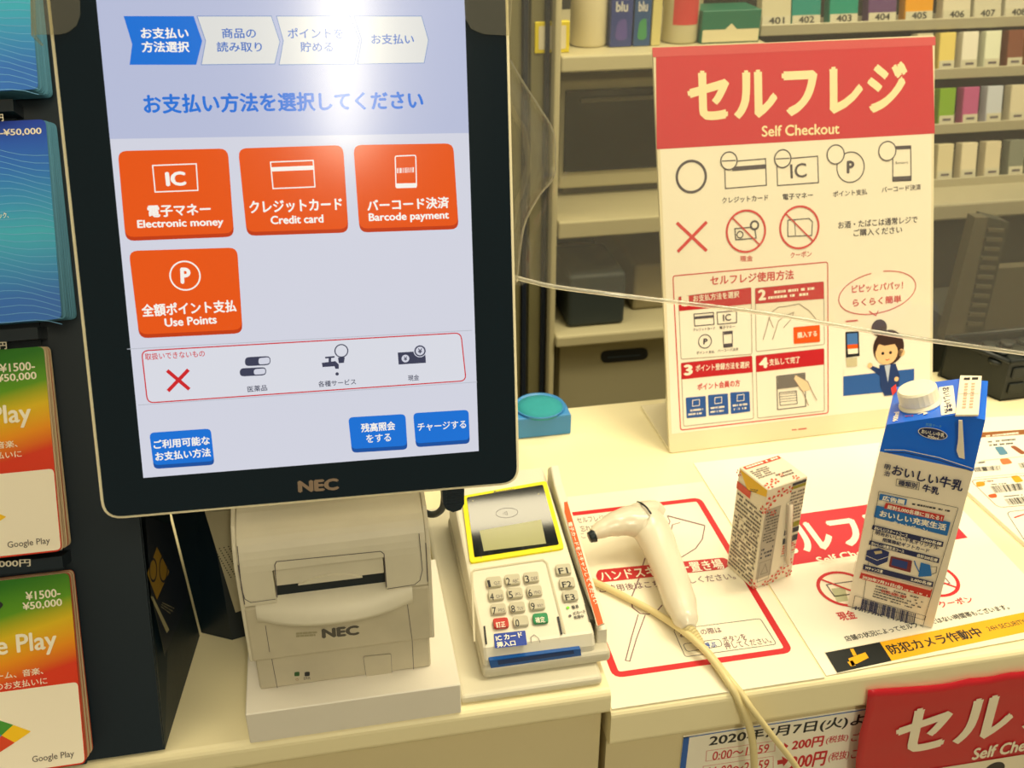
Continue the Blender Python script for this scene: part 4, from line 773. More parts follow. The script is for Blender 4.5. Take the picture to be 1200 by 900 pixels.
b = MB(); b.tube([pz(u, v, z) for u, v, r, z in HP], [prad(u, v, r) for u, v, r, z in HP], SCM, 24, 6); b.build('scanner_head', sn)
b = MB(); b.tube([pz(697, 627.5, .0335), pz(690.5, 630, .0325)], [.0062, .0050], BLACK, 16, 3, flat=[1, 1]); o = b.build('scan_window', sn); o['label'] = 'dark scan window'
b = MB(); b.tube([pz(804, 734, .0150), pz(812, 744, .010), pz(822, 756, .0058)], [.0058, .0048, .0036], mat('cable_boot', (214, 200, 150), rough=.5), 12, 6)
for i in range(6): t = i/6; p = pz(806+14*t, 737+17*t, .0135-.0070*t); b.tube([p, p+Vector((.0006, -.0012, -.0004))], [.0062-.0018*t]*2, MATS['cable_boot'], 12, 1)
b.build('cable_boot', sn)
b = MB(); b.tube([pz(747, 588, .045), pz(752, 590, .050), pz(758, 595, .051), pz(763, 602, .049)], .0009, MATS['black_plastic'], 8, 5); b.build('head_seam', sn)
CAB = mat('cable_cream', (226, 210, 156), rough=.4)
b = MB(); b.tube([pz(820, 754, .006), pz(830, 764, .0045), pz(843, 780, .0045), pz(857, 798, .0045), ony(870, 814, .545)+Z*.0, ony(882, 832, .537), ony(905, 862, .532), ony(932, 897, .53), ony(950, 930, .53)], .0026, CAB, 12, 8); b.build('scanner_cable', sn)
b = MB(); b.tube([pz(694, 681, .0055), pz(712, 689, .0055), pz(738, 702, .0055), pz(768, 718, .0055), pz(800, 739, .0125), pz(820, 756, .0120), pz(838, 777, .008), pz(854, 800, .0058), ony(864, 818, .5445), ony(876, 845, .5375), ony(882, 870, .5345), ony(884, 900, .533), ony(885, 940, .533)], .0031, CAB, 12, 8)
tag(b.build('cream_cable'), 'thicker cream cable running from under the payment terminal over the counter edge', 'cable')
# ================================================================ SPONGE DISH, BASKET
a, b_ = onz(616, 522), onz(667, 512); ctr = onz(637, 512)
sd_ = thing('sponge_dish', 'light blue finger moistener dish with teal pad beside the monitor', 'dish', (ctr.x, ctr.y+.014, 0))
BL = mat('dish_blue', (62, 140, 206), rough=.3); cx, cy = ctr.x, ctr.y+.016; Rr = .031
pp = [(cx-Rr, cy-.016), (cx+Rr, cy-.016)]+[(cx+Rr*math.cos(t*math.pi/16), cy+.006+Rr*.95*math.sin(t*math.pi/16)) for t in range(17)]
b = MB(); b.prism(pp, 'z', .0005, .026, BL, bev=.0015); b.build('dish_body', sd_)
b = MB(); b.lathe([(.0265, .0255), (.0285, .0285), (.0268, .0285), (.0255, .0265)], (cx, cy+.006, 0), BL, 32); b.build('dish_rim', sd_)
b = MB(); b.lathe([(.0262, .024), (.0262, .0268), (.015, .0277), (.001, .0280)], (cx, cy+.006, 0), mat('sponge_teal', (40, 150, 160), rough=.8, noise=.1, scale=200, bump=.3), 32); b.build('sponge_pad', sd_)
# black basket with lid of dark items
bk = thing('black_basket', 'black plastic basket on the far right of the counter behind the milk carton', 'basket', (.86, .94, 0))
BP = mat('basket_black', (22, 30, 30), rough=.45)
KH = .052; KP = [(.765, .923), (1.10, .931), (1.06, 1.0), (.727, .995)]
for i in range(4):
    a, b_ = Vector(KP[i]+(0,)), Vector(KP[(i+1) % 4]+(0,)); d_ = (b_-a).normalized(); nn = Vector((-d_.y, d_.x, 0))*.004
    b = MB(); b.add([a, b_, b_+nn, a+nn]+[p+Z*KH for p in (a, b_, b_+nn, a+nn)], [(3, 2, 1, 0), (4, 5, 6, 7), (0, 1, 5, 4), (1, 2, 6, 5), (2, 3, 7, 6), (3, 0, 4, 7)], BP); b.v = [v+Z*.0008 for v in b.v]; b.build('wall_panel', bk)
    b = MB(); b.tube([a+Z*(KH+.001), b_+Z*(KH+.001)], .003, BP, 8, 1); b.build('rim', bk)
b = MB(); b.prism(KP, 'z', .0006, .003, BP); b.build('bottom', bk)
b = MB(); b.prism([(KP[i][0]*.98+.905*.02, KP[i][1]*.93+.962*.07) for i in range(4)], 'z', KH-.02, KH-.008, BP); b.build('tray_deck', bk)
a, b_ = Vector(KP[0]+(0,)), Vector(KP[1]+(0,)); d_ = (b_-a).normalized(); b = MB(); Mq = Matrix.Translation(a) @ Matrix.Rotation(math.atan2(d_.y, d_.x), 4, 'Z')
for i in range(11):
    for j in range(2): b.box(.006+i*.03+.008*(i % 2), .026+i*.03, -.0025, 0, .010+j*.021, .024+j*.021, BP, r=.001, seg=1, M=Mq)
b.build('lattice', bk, 'stuff')
b = MB()
for i in range(13):
    for j in range(3): b.lathe([(.009, 0), (.0095, .004), (.007, .005)], (.76+i*.024+j*-.004, .940+j*.019, KH-.0079), BP, 10)
b.build('coin_tray_cells', bk, 'stuff')
# ================================================================ CARD STAND AND GIFT CARDS
SN = Vector((0, -.893, .45)).normalized(); SVv = Vector((0, .45, .893)).normalized(); S0 = Vector((-.148, .555, .0205))
stn = thing('card_stand', 'black slanted display stand holding the gift cards at the left edge', 'display stand', (-.3, .65, .0205))
top_ = S0+SVv*.56; bb = onz(234, 745, .0205); bu = ony(200, 610, bb.y); bt = bb+(bu-bb)*2.2; tb_ = Vector((-.1475, top_.y+.06, top_.z)); bt.y = tb_.y-.03
b = MB(); fr = [Vector((-.1475, .555, .0205)), Vector((-.1475, top_.y, top_.z))]
md_ = bu.copy(); Rr_ = [fr[0], bb, md_, tb_, fr[1]]; Lr_ = [Vector((-.42, p.y, p.z)) for p in Rr_]
b.add(Rr_+Lr_, [(0, 1, 2), (0, 2, 3, 4), (5, 9, 8, 7, 6), (0, 5, 6, 1), (1, 6, 7, 2), (2, 7, 8, 3), (3, 8, 9, 4), (4, 9, 5, 0)], CHAR); b.build('stand_body', stn)
fc = Canvas(S0+SN*.0006, X, SVv); PN = Matrix((fc.U, fc.V, fc.N)).transposed().to_4x4(); PN.translation = S0
b = MB(); b.prism(roundpoly([(-.27, .001), (0, .001), (0, .55), (-.27, .55)], .004, 3), 'z', 0, .003, mat('black_sheet', (8, 28, 40), rough=.4), M=PN); b.build('front_panel', stn)
shelf_v = (.0, .150, .306, .458)
for v in shelf_v[1:]:
    b = MB(); b.prism([(-.27, v-.006), (-.048, v-.006), (-.048, v+.002), (-.27, v+.002)], 'z', .003, .026, BLACK, M=PN); b.build('card_ledge', stn)
b = MB(); b.prism([(-.27, .0), (-.052, .0), (-.052, .55), (-.27, .55)], 'z', .003, .006, CHAR, M=PN); b.build('pocket_back', stn)
c = Canvas(S0+SN*.0262, X, SVv)
for s_, p0, p1 in (('50,000円', (-20, 662), (36, 659.5)), ('50,000円', (-30, 407), (8, 405)), ('50,000円', (-30, 140), (4, 138))): c = Canvas(S0+SN*.0262, X, SVv); c.text(s_, p0, p1, 9, P('pale_text', (220, 212, 190)), 1, .02); c.build('price_text', stn)
# side sticker
sdc = Canvas(Vector((-.1475, .555, .0205))+X*.0004, (bb-fr[0]), (bu-bb))
if sdc.N.x < 0: sdc.N = -sdc.N
sdc.poly([(170, 605), (200, 615), (221.6, 702), (193, 767), (176, 690)], P('side_navy', (14, 26, 44)), 1); sdc.poly([(183.6, 641), (198, 670), (183.5, 703), (172, 672)], P('ochre', (150, 118, 36)), 2)
for p, r_ in (((179, 668), 4.2), ((191, 667), 4.6)): sdc.ring(p, r_, .0016, P('side_navy', (14, 26, 44)), 3)
sdc.poly([(176, 699), (179, 699), (198, 738), (195, 742)], P('side_cream', (170, 164, 130)), 2); sdc.micro([(190, 705), (206, 712), (200, 722), (188, 712)], 3, P('side_cream', (170, 164, 130)), 2, .3); sdc.stroke([(193, 769), (177, 696)], .0008, P('side_grey', (80, 84, 70)), 2)
sdc.build('side_sticker', stn)
def gradmat(name, stops, axis):   # printed colour blend of the card artwork, in object coordinates
    m = bpy.data.materials.new(name); m.use_nodes = True; nt = m.node_tree; b = nt.nodes['Principled BSDF']; b.inputs['Roughness'].default_value = .3; b.inputs['Coat Weight'].default_value = .3
    tc = nt.nodes.new('ShaderNodeTexCoord'); vm = nt.nodes.new('ShaderNodeVectorMath'); vm.operation = 'DOT_PRODUCT'; vm.inputs[1].default_value = axis[:3]; nt.links.new(tc.outputs['Object'], vm.inputs[0])
    ad = nt.nodes.new('ShaderNodeMath'); ad.operation = 'ADD'; ad.inputs[1].default_value = axis[3]; nt.links.new(vm.outputs['Value'], ad.inputs[0])
    r = nt.nodes.new('ShaderNodeValToRGB'); nt.links.new(ad.outputs[0], r.inputs[0])
    while len(r.color_ramp.elements) < len(stops): r.color_ramp.elements.new(.5)
    for e, (p, cc) in zip(r.color_ramp.elements, stops): e.position = p; e.color = lin(cc)
    nt.links.new(r.outputs[0], b.inputs['Base Color']); MATS[name] = m; return m
GPLAY = gradmat('card_rainbow', [(0, (222, 56, 20)), (.2, (240, 150, 10)), (.42, (226, 190, 20)), (.62, (96, 156, 20)), (.9, (46, 130, 16))], (-3, 6, 11.9, -.60))
BLUEC = gradmat('card_blue_blend', [(0, (50, 110, 200)), (.35, (60, 170, 200)), (.7, (40, 110, 200)), (1, (36, 60, 190))], (0, 3.6, 7.2, .0))
CEDGE = mat('card_edge', (214, 190, 150), rough=.5); BEDGE = mat('card_edge_blue', (80, 140, 170), rough=.5); CREDG = mat('card_edge_red', (200, 90, 60), rough=.5)
rows_ = [(.0085, .139, -.0465, 'rainbow'), (.156, .295, -.0465, 'rainbow'), (.312, .447, -.030, 'blue'), (.464, .60, -.030, 'blue')]
LABS = ['multicoloured gift card at the front of the lowest stack, white lower half with triangle logo', 'multicoloured gift card at the front of the second stack up, beside the monitor frame', 'dark blue wave-patterned gift card at the front of the upper left stack', 'pale blue wave-patterned gift card at the top left corner of the photo']
GRP = ['cards behind the lowest front gift card', 'cards behind the second multicoloured gift card', 'cards behind the dark blue gift card', 'cards behind the topmost pale blue gift card']
GL = ['plain gift card edge showing in the lowest stack, behind its front card', 'plain gift card edge showing in the second stack up, behind its front card', 'blue gift card edge fanned behind the dark blue front card', 'blue gift card edge fanned behind the topmost pale blue card']
CWd = .086
for ri, (v0, v1, xr, kd) in enumerate(rows_):
    n = 9; protos = None
    for k_ in range(n):
        f = 1-k_/(n-1)          # 1 = front card
        nb, nt_ = .0085+f*.020, .0085+f*.0115   # stand-off from panel at foot / head
        if kd == 'blue': nb = .0085+f*.024
        dx = (1-f)*(.004 if kd == 'blue' else .001)+random.uniform(-.0006, .0006)
        A = S0+X*(xr-CWd+dx)+SVv*v0+SN*nb; Bv = (S0+SVv*v1+SN*nt_)-(S0+SVv*v0+SN*nb); Hc = Bv.length; Vc = Bv.normalized(); Nc = X.cross(Vc); Nc = Nc if Nc.y < 0 else -Nc
        Mx = Matrix((X, Vc, Nc)).transposed().to_4x4(); Mx.translation = Vector((0, 0, 0))
        if k_ == 0: em = BLUEC if kd == 'blue' else GPLAY
        else: em = BEDGE if kd == 'blue' else (CREDG if k_ % 3 == 2 else CEDGE)
        b = MB(); b.prism(roundpoly([(0, 0), (CWd, 0), (CWd, Hc), (0, Hc)], .004, 4), 'z', -.0006, 0, em, M=Mx)
        o = b.build('gift_card'); off_ = o.location.copy(); o.location = off_+A
        if k_: tag(o, '%s gift card from the front in %s' % (['second', 'third', 'fourth', 'fifth', 'sixth', 'seventh', 'eighth', 'rearmost'][k_-1], ['the lowest stack with the triangle logo', 'the second stack up beside the monitor', 'the dark blue stack', 'the pale blue stack at the top corner'][ri]), 'gift card', GRP[ri]); continue
        # printed front
        tag(o, LABS[ri], 'gift card'); cv = Canvas(A, X, Vc); cv.dz = .0001
        GT = P('card_grey_text', (110, 100, 90)); CWt = P('card_white', (248, 238, 216))
        if kd == 'rainbow':
            cv.poly([(.0, .001), (CWd-.0006, .001), (CWd-.0006, .056), (0, .056)], CWt, 1, r=.003, loc=True)
            # four-colour play triangle
            tx, ty, s_ = .036, .027, .0185
            cv.poly([(tx-s_, ty+s_), (tx-s_, ty-s_), (tx-.002, ty)], P('logo_blue', (70, 160, 210)), 2, loc=True); cv.poly([(tx-s_, ty+s_), (tx-.002, ty), (tx+.006, ty+.006)], P('logo_green', (70, 150, 50)), 3, loc=True)
            cv.poly([(tx-s_, ty-s_), (tx-.002, ty), (tx+.006, ty-.006)], P('logo_red', (220, 70, 30)), 3, loc=True); cv.poly([(tx+.006, ty+.006), (tx-.002, ty), (tx+.006, ty-.006), (tx+.017, ty)], P('logo_yellow', (250, 200, 20)), 3, r=.001, loc=True)
            cv.text('Google Play', (.052, .0075), (.079, .0075), .0055, GT, 2, .01, True)
            cv.text('Google Play', (-.006, Hc-.0455), (.0745, Hc-.0455), .0165, CWt, 2, .02, True)
            cv.text('¥1500-', (.057, Hc-.0125), (.0795, Hc-.0125), .006, CWt, 2, .02, True); cv.text('¥50,000', (.0545, Hc-.0195), (.0800, Hc-.0195), .006, CWt, 2, .02, True)
            cv.text('アプリ、ゲーム、音楽、', (.005, Hc-.064), (.064, Hc-.064), .0048, CWt, 2, .01, True); cv.text('映画などのお支払いに', (.010, Hc-.071), (.066, Hc-.071), .0048, CWt, 2, .01, True)
            cv.poly([(.020, Hc-.012), (.038, Hc-.012), (.043, Hc-.016), (.038, Hc-.021), (.020, Hc-.021)], BLK, 2, r=.002, loc=True)
        else:
            for i in range(26):
                y = Hc*(.04+.034*i); cv.stroke([(CWd*j/10, y-.010*(j/10)**2+.002*math.sin(j*.9+i*.4)) for j in range(11)], .0004, P('wave_line', (110, 170, 220)), 1, loc=True)
            if ri == 2:
                cv.text('¥1,500-¥50,000', (.036, Hc-.008), (CWd-.003, Hc-.008), .0052, CWt, 2, .02, True); cv.text('ギフトカード、ミュージック、', (.02, .072), (.058, .072), .004, CWt, 2, .01, True)
        pr_ = cv.build('card_print', o); pr_.location = Vector((0, 0, 0)); 
        pr_.data.transform(Matrix.Translation(off_-o.location+Vector((0, 0, 0)))) if False else None
# ================================================================ HANGING CLEAR FILM
FILM = film_mat('clear_vinyl', .10, .04, (.93, .92, .86), .09, .6)
pA = ony(600, 325, .80); 
def solve_y(u, v, z):
    d = ray(u, v); return CAM+d*((z-HC)/d.z)
pB = ony(1200, 415, .70)
fu = (pB-pA); fdir = Vector((fu.x, fu.y, 0)).normalized()
fcv = Canvas(pA, fdir, Z); fcv.V = Z; fcv.U = fdir; fcv.N = fdir.cross(Z); fcv.N = fcv.N if fcv.N.y < 0 else -fcv.N
low = [(600, 325), (625, 331), (660, 337), (760, 350), (900, 371), (1050, 393), (1200, 415), (1400, 444)]
lowl = [fcv.l(*p) for p in low]; rightx = lowl[-1][0]; topz = .62-pA.z
leftx = fcv.l(560, 60)[0]-.02
flm = thing('vinyl_screen', 'clear vinyl droplet sheet hanging between the monitor and the sign, lower edge slanting', 'plastic sheet', pA)
b = MB(); NX, NZ = 70, 40; vs = []
fold = [fcv.l(*p) for p in ((560, -20), (600, 70), (632, 122), (648, 150), (651, 185), (648, 205), (630, 228), (614, 262), (606, 325))]
def foldx(z):
    return interp(fold, 1, z)
for j in range(NZ+1):
    for i in range(NX+1):
        x = leftx+(rightx-leftx)*(i/NX)**1.35
        zl = interp(lowl, 0, x) if x > lowl[0][0] else lowl[0][1]
        z = zl+(topz-zl)*j/NZ
        fx = foldx(max(min(z, fold[0][1]), fold[-1][1])); d_ = x-fx
        bump_ = .016*math.exp(-(d_/.007)**2)+.009*math.exp(-((d_+.03)/.010)**2)+.004*math.sin(x*22+z*9)+.003*math.sin(z*31-x*12)*math.exp(-max(0, x)/.15)
        vs.append(fcv.w((x, z), bump_))
fs = [(j*(NX+1)+i, j*(NX+1)+i+1, (j+1)*(NX+1)+i+1, (j+1)*(NX+1)+i) for j in range(NZ) for i in range(NX)]
b.add(vs, fs, FILM, True); o = b.build('sheet', flm)
HEM = film_mat('vinyl_hem', .30, .10, (.95, .94, .86), .12)
b = MB(); b.tube([fcv.w((x, z+.001), .004*math.sin(x*22+z*9)) for x, z in lowl], .0021, HEM, 8, 6, flat=None); b.build('hem', flm)
b = MB(); b.tube([fcv.w((x, z), .009) for x, z in fold], .0009, HEM, 6, 6); b.build('crease', flm)
b = MB(); n_ = len(fold); vs = []
for i, (x, z) in enumerate(fold):
    w_ = (.012, .030, .036, .038, .036, .040, .030, .016, .004)[i]
    for q in range(5): t = q/4; vs.append(fcv.w((x-w_*t, z), .010+.010*math.sin(t*3.1)))
b.add(vs, [(i*5+q, i*5+q+1, i*5+q+6, i*5+q+5) for i in range(n_-1) for q in range(4)], film_mat('vinyl_fold', .14, .12, (.94, .93, .86), .12, .4), True); b.build('folded_edge', flm)
# ================================================================ BACK SHELVES (behind the counter)
BY = 1.6
SH_M = mat('shelf_steel', (196, 188, 152), rough=.45, noise=.04, scale=6); DKG = mat('dark_glass', (14, 20, 20), rough=.2, noise=.2, scale=9); SHD = mat('shelf_dark', (92, 88, 70), rough=.6)
def pbox(m, u0, v0, u1, v1, y, dep, mt, r=0):
    a, c_ = ony(u0, v0, y), ony(u1, v1, y); m.box(min(a.x, c_.x), max(a.x, c_.x), y, y+dep, min(a.z, c_.z), max(a.z, c_.z), mt, r=r); return (a, c_)
bsu = thing('back_shelf', 'grey and cream steel shelf unit with drawer, standing behind the counter', 'shelf', (.62, 1.75, -.95))
x0 = ony(655, 400, BY).x; x1 = .735
zof = lambda v, u=655: ony(u, v, BY).z
b = MB(); b.box(x0, x1, BY+.02, BY+.42, -.94, zof(400), GREYM); b.build('cabinet_body', bsu)
b = MB(); b.box(x0+.002, x0+.235, BY, BY+.02, zof(510), zof(401), GREYM, r=.002); dr = b.build('drawer', bsu)
cd = Canvas((x0, BY-.0005, zof(430)), X, Z); Md = Matrix((cd.U, cd.V, cd.N)).transposed().to_4x4(); Md.translation = cd.P0
b = MB(); b.prism(roundpoly([cd.l(*p) for p in ((704, 411.5), (759, 407), (759, 421), (704, 425.5))], .016, 5), 'z', -.001, .001, mat('handle_slot', (16, 24, 36), rough=.5), M=Md); b.build('handle', dr)
cd = Canvas((x0, BY-.0020, zof(430)), X, Z); cd.stroke([(712, 419), (750, 416)], .0022, P('slot_glint', (60, 76, 92)), 1); cd.build('painted_glint', dr)  # highlight painted as a line across the dark handle slot
b = MB(); b.box(x0-.012, x1, BY-.03, BY+.42, zof(399), zof(386), SH_M, r=.004); b.build('lower_board', bsu)
b = MB(); b.box(x0-.0225, x0-.0125, BY-.02, BY+.03, -.94, .45, SH_M, r=.003); b.build('post', bsu)
z_mid = ony(700, 258, BY-.02).z-.012
b = MB(); b.box(x0-.01, x1, BY-.02, BY+.40, z_mid-.018, z_mid+.012, SH_M, r=.003); b.build('middle_board', bsu)
z_up = ony(700, 80, BY-.02).z
b = MB(); b.box(x0-.012, x1, BY-.02, BY+.40, z_up-.005, z_up+.02, SH_M, r=.003); b.build('upper_board', bsu)
b = MB(); b.box(x0-.01, x1, BY+.03, BY+.05, z_up-.018, z_up-.0055, SHD); b.build('upper_rail', bsu)
b = MB(); b.box(x0, x1, BY+.405, BY+.42, zof(386), .5, mat('shelf_back', (28, 30, 28), rough=.6)); b.build('back_panel', bsu)
# microwave-like black-fronted appliance
OY = 1.70; zfo = lambda v: ony(655, v, OY).z; zto = zfo(95)
ap = thing('microwave_oven', 'black-fronted steel microwave oven on the middle shelf behind the plastic sheet', 'microwave', (.6, BY+.15, z_mid+.0125))
za = ony(700, 92, BY).z; b = MB(); b.box(x0+.016, x1-.004, OY, OY+.28, zfo(222), zto, SH_M, r=.004); b.build('oven_case', ap)
b = MB(); b.box(x0+.03, x1-.02, OY+.02, OY+.25, z_mid+.0125, zfo(222), SHD); b.build('oven_feet', ap)
zA, zB = zfo(106), zfo(202); b = MB(); b.box(x0+.024, x1-.02, OY-.006, OY, zB, zA, DKG, r=.002); b.build('oven_door', ap)
b = MB(); b.box(x0+.05, x1-.04, OY-.012, OY-.0062, zA-.020, zA-.013, SHD, r=.001); b.build('door_handle', ap)
# things on the lower board
zlb = zof(386)
o = MB().box(x0+.015, x0+.12, BY+.0, BY+.15, zlb+.0005, zlb+.10, mat('slate_box', (46, 56, 58), rough=.6, noise=.1, scale=20), r=.008, seg=3).build('grey_bin'); tag(o, 'dark slate grey bin on the lower shelf board behind the counter', 'bin')
o = MB().box(x0+.15, x1-.01, BY+.05, BY+.33, zlb+.0005, zlb+.09, mat('steel_case', (150, 140, 108), rough=.4), r=.006).build('steel_tray'); tag(o, 'low tan metal case on the lower shelf board right of the dark bin', 'case')
# glass-doored cooler at the far left of the gap
cl_ = thing('glass_cabinet', 'dark glass-doored cabinet between the monitor and the shelf post', 'cabinet', (.28, 1.9, -.95))
b = MB(); b.box(-.1, x0-.03, 1.62, 2.0, -.94, .6, mat('cabinet_dark', (110, 108, 84), rough=.5, noise=.12, scale=3)); b.build('cabinet_body', cl_)
for u in (615, 637):
    a = ony(u, 400, 1.6); MB().box(a.x-.005, a.x+.002, 1.60, 1.62, -.94, .6, mat('navy_strip', (16, 28, 48), rough=.4)).build('door_edge', cl_)
for u0, u1 in ((560, 611), (620, 634)):
    a, c_ = ony(u0, 400, 1.6), ony(u1, 400, 1.6); MB().box(a.x, c_.x, 1.608, 1.62, -.8, .5, mat('door_glass', (120, 116, 84), rough=.25, noise=.25, scale=5), r=.002).build('door_panel', cl_)
# ---- bottles and boxes on the upper board
zu = z_up+.0205
def px_x(u, v, y): return ony(u, v, y).x
BYs = BY+.03
def bottle(name, u, rad, hgt, mt, capc, label, neck=.4):
    x = px_x(u, 30, BYs+rad); t = thing(name, label, 'bottle', (x, BYs+rad, zu)); b = MB()
    b.lathe([(rad*.9, 0), (rad, .004), (rad, hgt*.62), (rad*.85, hgt*.72), (rad*neck, hgt*.84), (rad*neck, hgt*.86)], (x, BYs+rad, zu), mt, 28); b.build('bottle_body', t)
    b = MB(); b.lathe([(rad*neck*1.15, hgt*.86), (rad*neck*1.15, hgt*.98), (rad*neck, hgt)], (x, BYs+rad, zu), capc, 20); b.build('cap', t); return t, x
wht = mat('bottle_white', (226, 216, 180), rough=.35)
bottle('pump_bottle', 690, .030, .19, wht, wht, 'plain white bottle on the top shelf, left of the blue boxes', .5)
t, x = bottle('spray_bottle', 797, .030, .20, mat('bottle_clear', (206, 200, 168), rough=.25), wht, 'white bottle with a red label on the top shelf, right of the blue boxes')
b = MB(); n = 12; vs = []
for k_ in range(n+1):
    a = -math.pi/2-.75+1.5*k_/n
    for z_ in (.03, .09): vs.append((x+.0306*math.cos(a), BYs+.03+.0306*math.sin(a), zu+z_))
b.add(vs, [(2*i, 2*i+2, 2*i+3, 2*i+1) for i in range(n)], P('label_red', (196, 60, 60)), True); b.build('bottle_label', t)
def carton(name, u0, u1, v0, dep, mt, label, cat='box', deco=None, y=None):
    y = y or BYs; a, c_ = ony(u0, v0, y), ony(u1, v0, y); t = thing(name, label, cat, ((a.x+c_.x)/2, y+dep/2, zu)); MB().box(a.x, c_.x, y, y+dep, zu, a.z, mt, r=.001, seg=1).build('box_body', t)
    if deco: cv = Canvas((a.x, y-.0005, zu), X, Z); deco(cv, c_.x-a.x, a.z-zu); cv.build('box_print', t)
    return t
B1 = mat('box_indigo', (46, 62, 130), rough=.4); B2 = mat('box_blue_green', (36, 76, 130), rough=.4)
def dblu(g):
    def f(c_, w_, h_): c_.text('blu', (w_*.2, h_*.62), (w_*.75, h_*.62), .016, P('pale', (200, 200, 200)), 1, .03, True); c_.poly([(w_*.2, h_*.1), (w_*.8, h_*.1), (w_*.7, h_*.45), (w_*.3, h_*.4)], g, 1, r=.01, loc=True)
    return f
carton('blue_box', 718, 744, -22, .06, B1, 'indigo device box on the top shelf, beside the white bottle', deco=dblu(P('violet', (84, 74, 150))))
carton('blue_box', 746, 766, -22, .06, B2, 'blue and green device box on the top shelf, right of the indigo box', deco=dblu(P('bright_green', (60, 140, 90))))
carton('cream_box', 768, 779, -30, .05, mat('cream_box', (206, 196, 130), rough=.5), 'narrow cream box between the blue boxes and red-labelled bottle')
def dgreen(c_, w_, h_): c_.poly([(.002, .002), (w_-.002, .002), (w_-.002, h_*.42), (w_*.6, h_*.42), (w_*.5, h_*.6), (w_*.4, h_*.42), (.002, h_*.42)], P('carton_pale', (214, 206, 170)), 1, loc=True)
carton('green_box', 824, 893, 13, .07, mat('box_green', (20, 104, 82), rough=.4), 'green and white box on the top shelf above the standing sign', deco=dgreen)
def dyel(c_, w_, h_): c_.poly([(.006, .006), (w_-.006, .006), (w_-.006, h_-.006), (.006, h_-.006)], P('tag_white', (226, 218, 190)), 1, r=.002, loc=True)
carton('yellow_card', 627, 668, 26, .012, mat('tag_yellow', (226, 206, 20), rough=.4), 'white card with yellow border at the left end of the top shelf', 'sign', dyel, BY+.005)
t, x = bottle('dispenser', 656, .034, .17, wht, wht, 'round white dispenser behind the yellow-bordered card', .7) if False else (None, 0)
# ---- cigarette rack
zdk = ony(1130, 238, 1.50).z
rk = thing('pack_rack', 'steel tiered rack of numbered cigarette packs at the upper right', 'rack', (1.25, 1.75, -.95))
RS = mat('rack_steel', (178, 172, 146), rough=.35, metal=.2); rows = []
RX0, RX1 = .745, 1.55
cols = [(196, 190, 160), (24, 130, 120), (20, 136, 116), (96, 66, 110), (214, 150, 20), (206, 200, 176), (196, 192, 170), (200, 196, 176), (190, 184, 160), (206, 200, 180)]
tiers = [(1120, 26, 1.68), (1130, 84, 1.65), (1130, 148, 1.62), (1130, 212, 1.59)]
tcols = {1: {0: (220, 200, 110), 1: (226, 222, 206), 2: (220, 224, 200), 3: (120, 70, 50), 4: (180, 110, 40)}, 2: {0: (120, 160, 30), 1: (176, 80, 130), 2: (190, 196, 206), 3: (206, 198, 170), 4: (206, 190, 170)}, 3: {0: (206, 196, 160), 1: (216, 206, 176), 2: (206, 196, 166), 3: (120, 124, 110), 4: (90, 120, 90)}}
plab = ['uppermost', 'second', 'third', 'lowest']
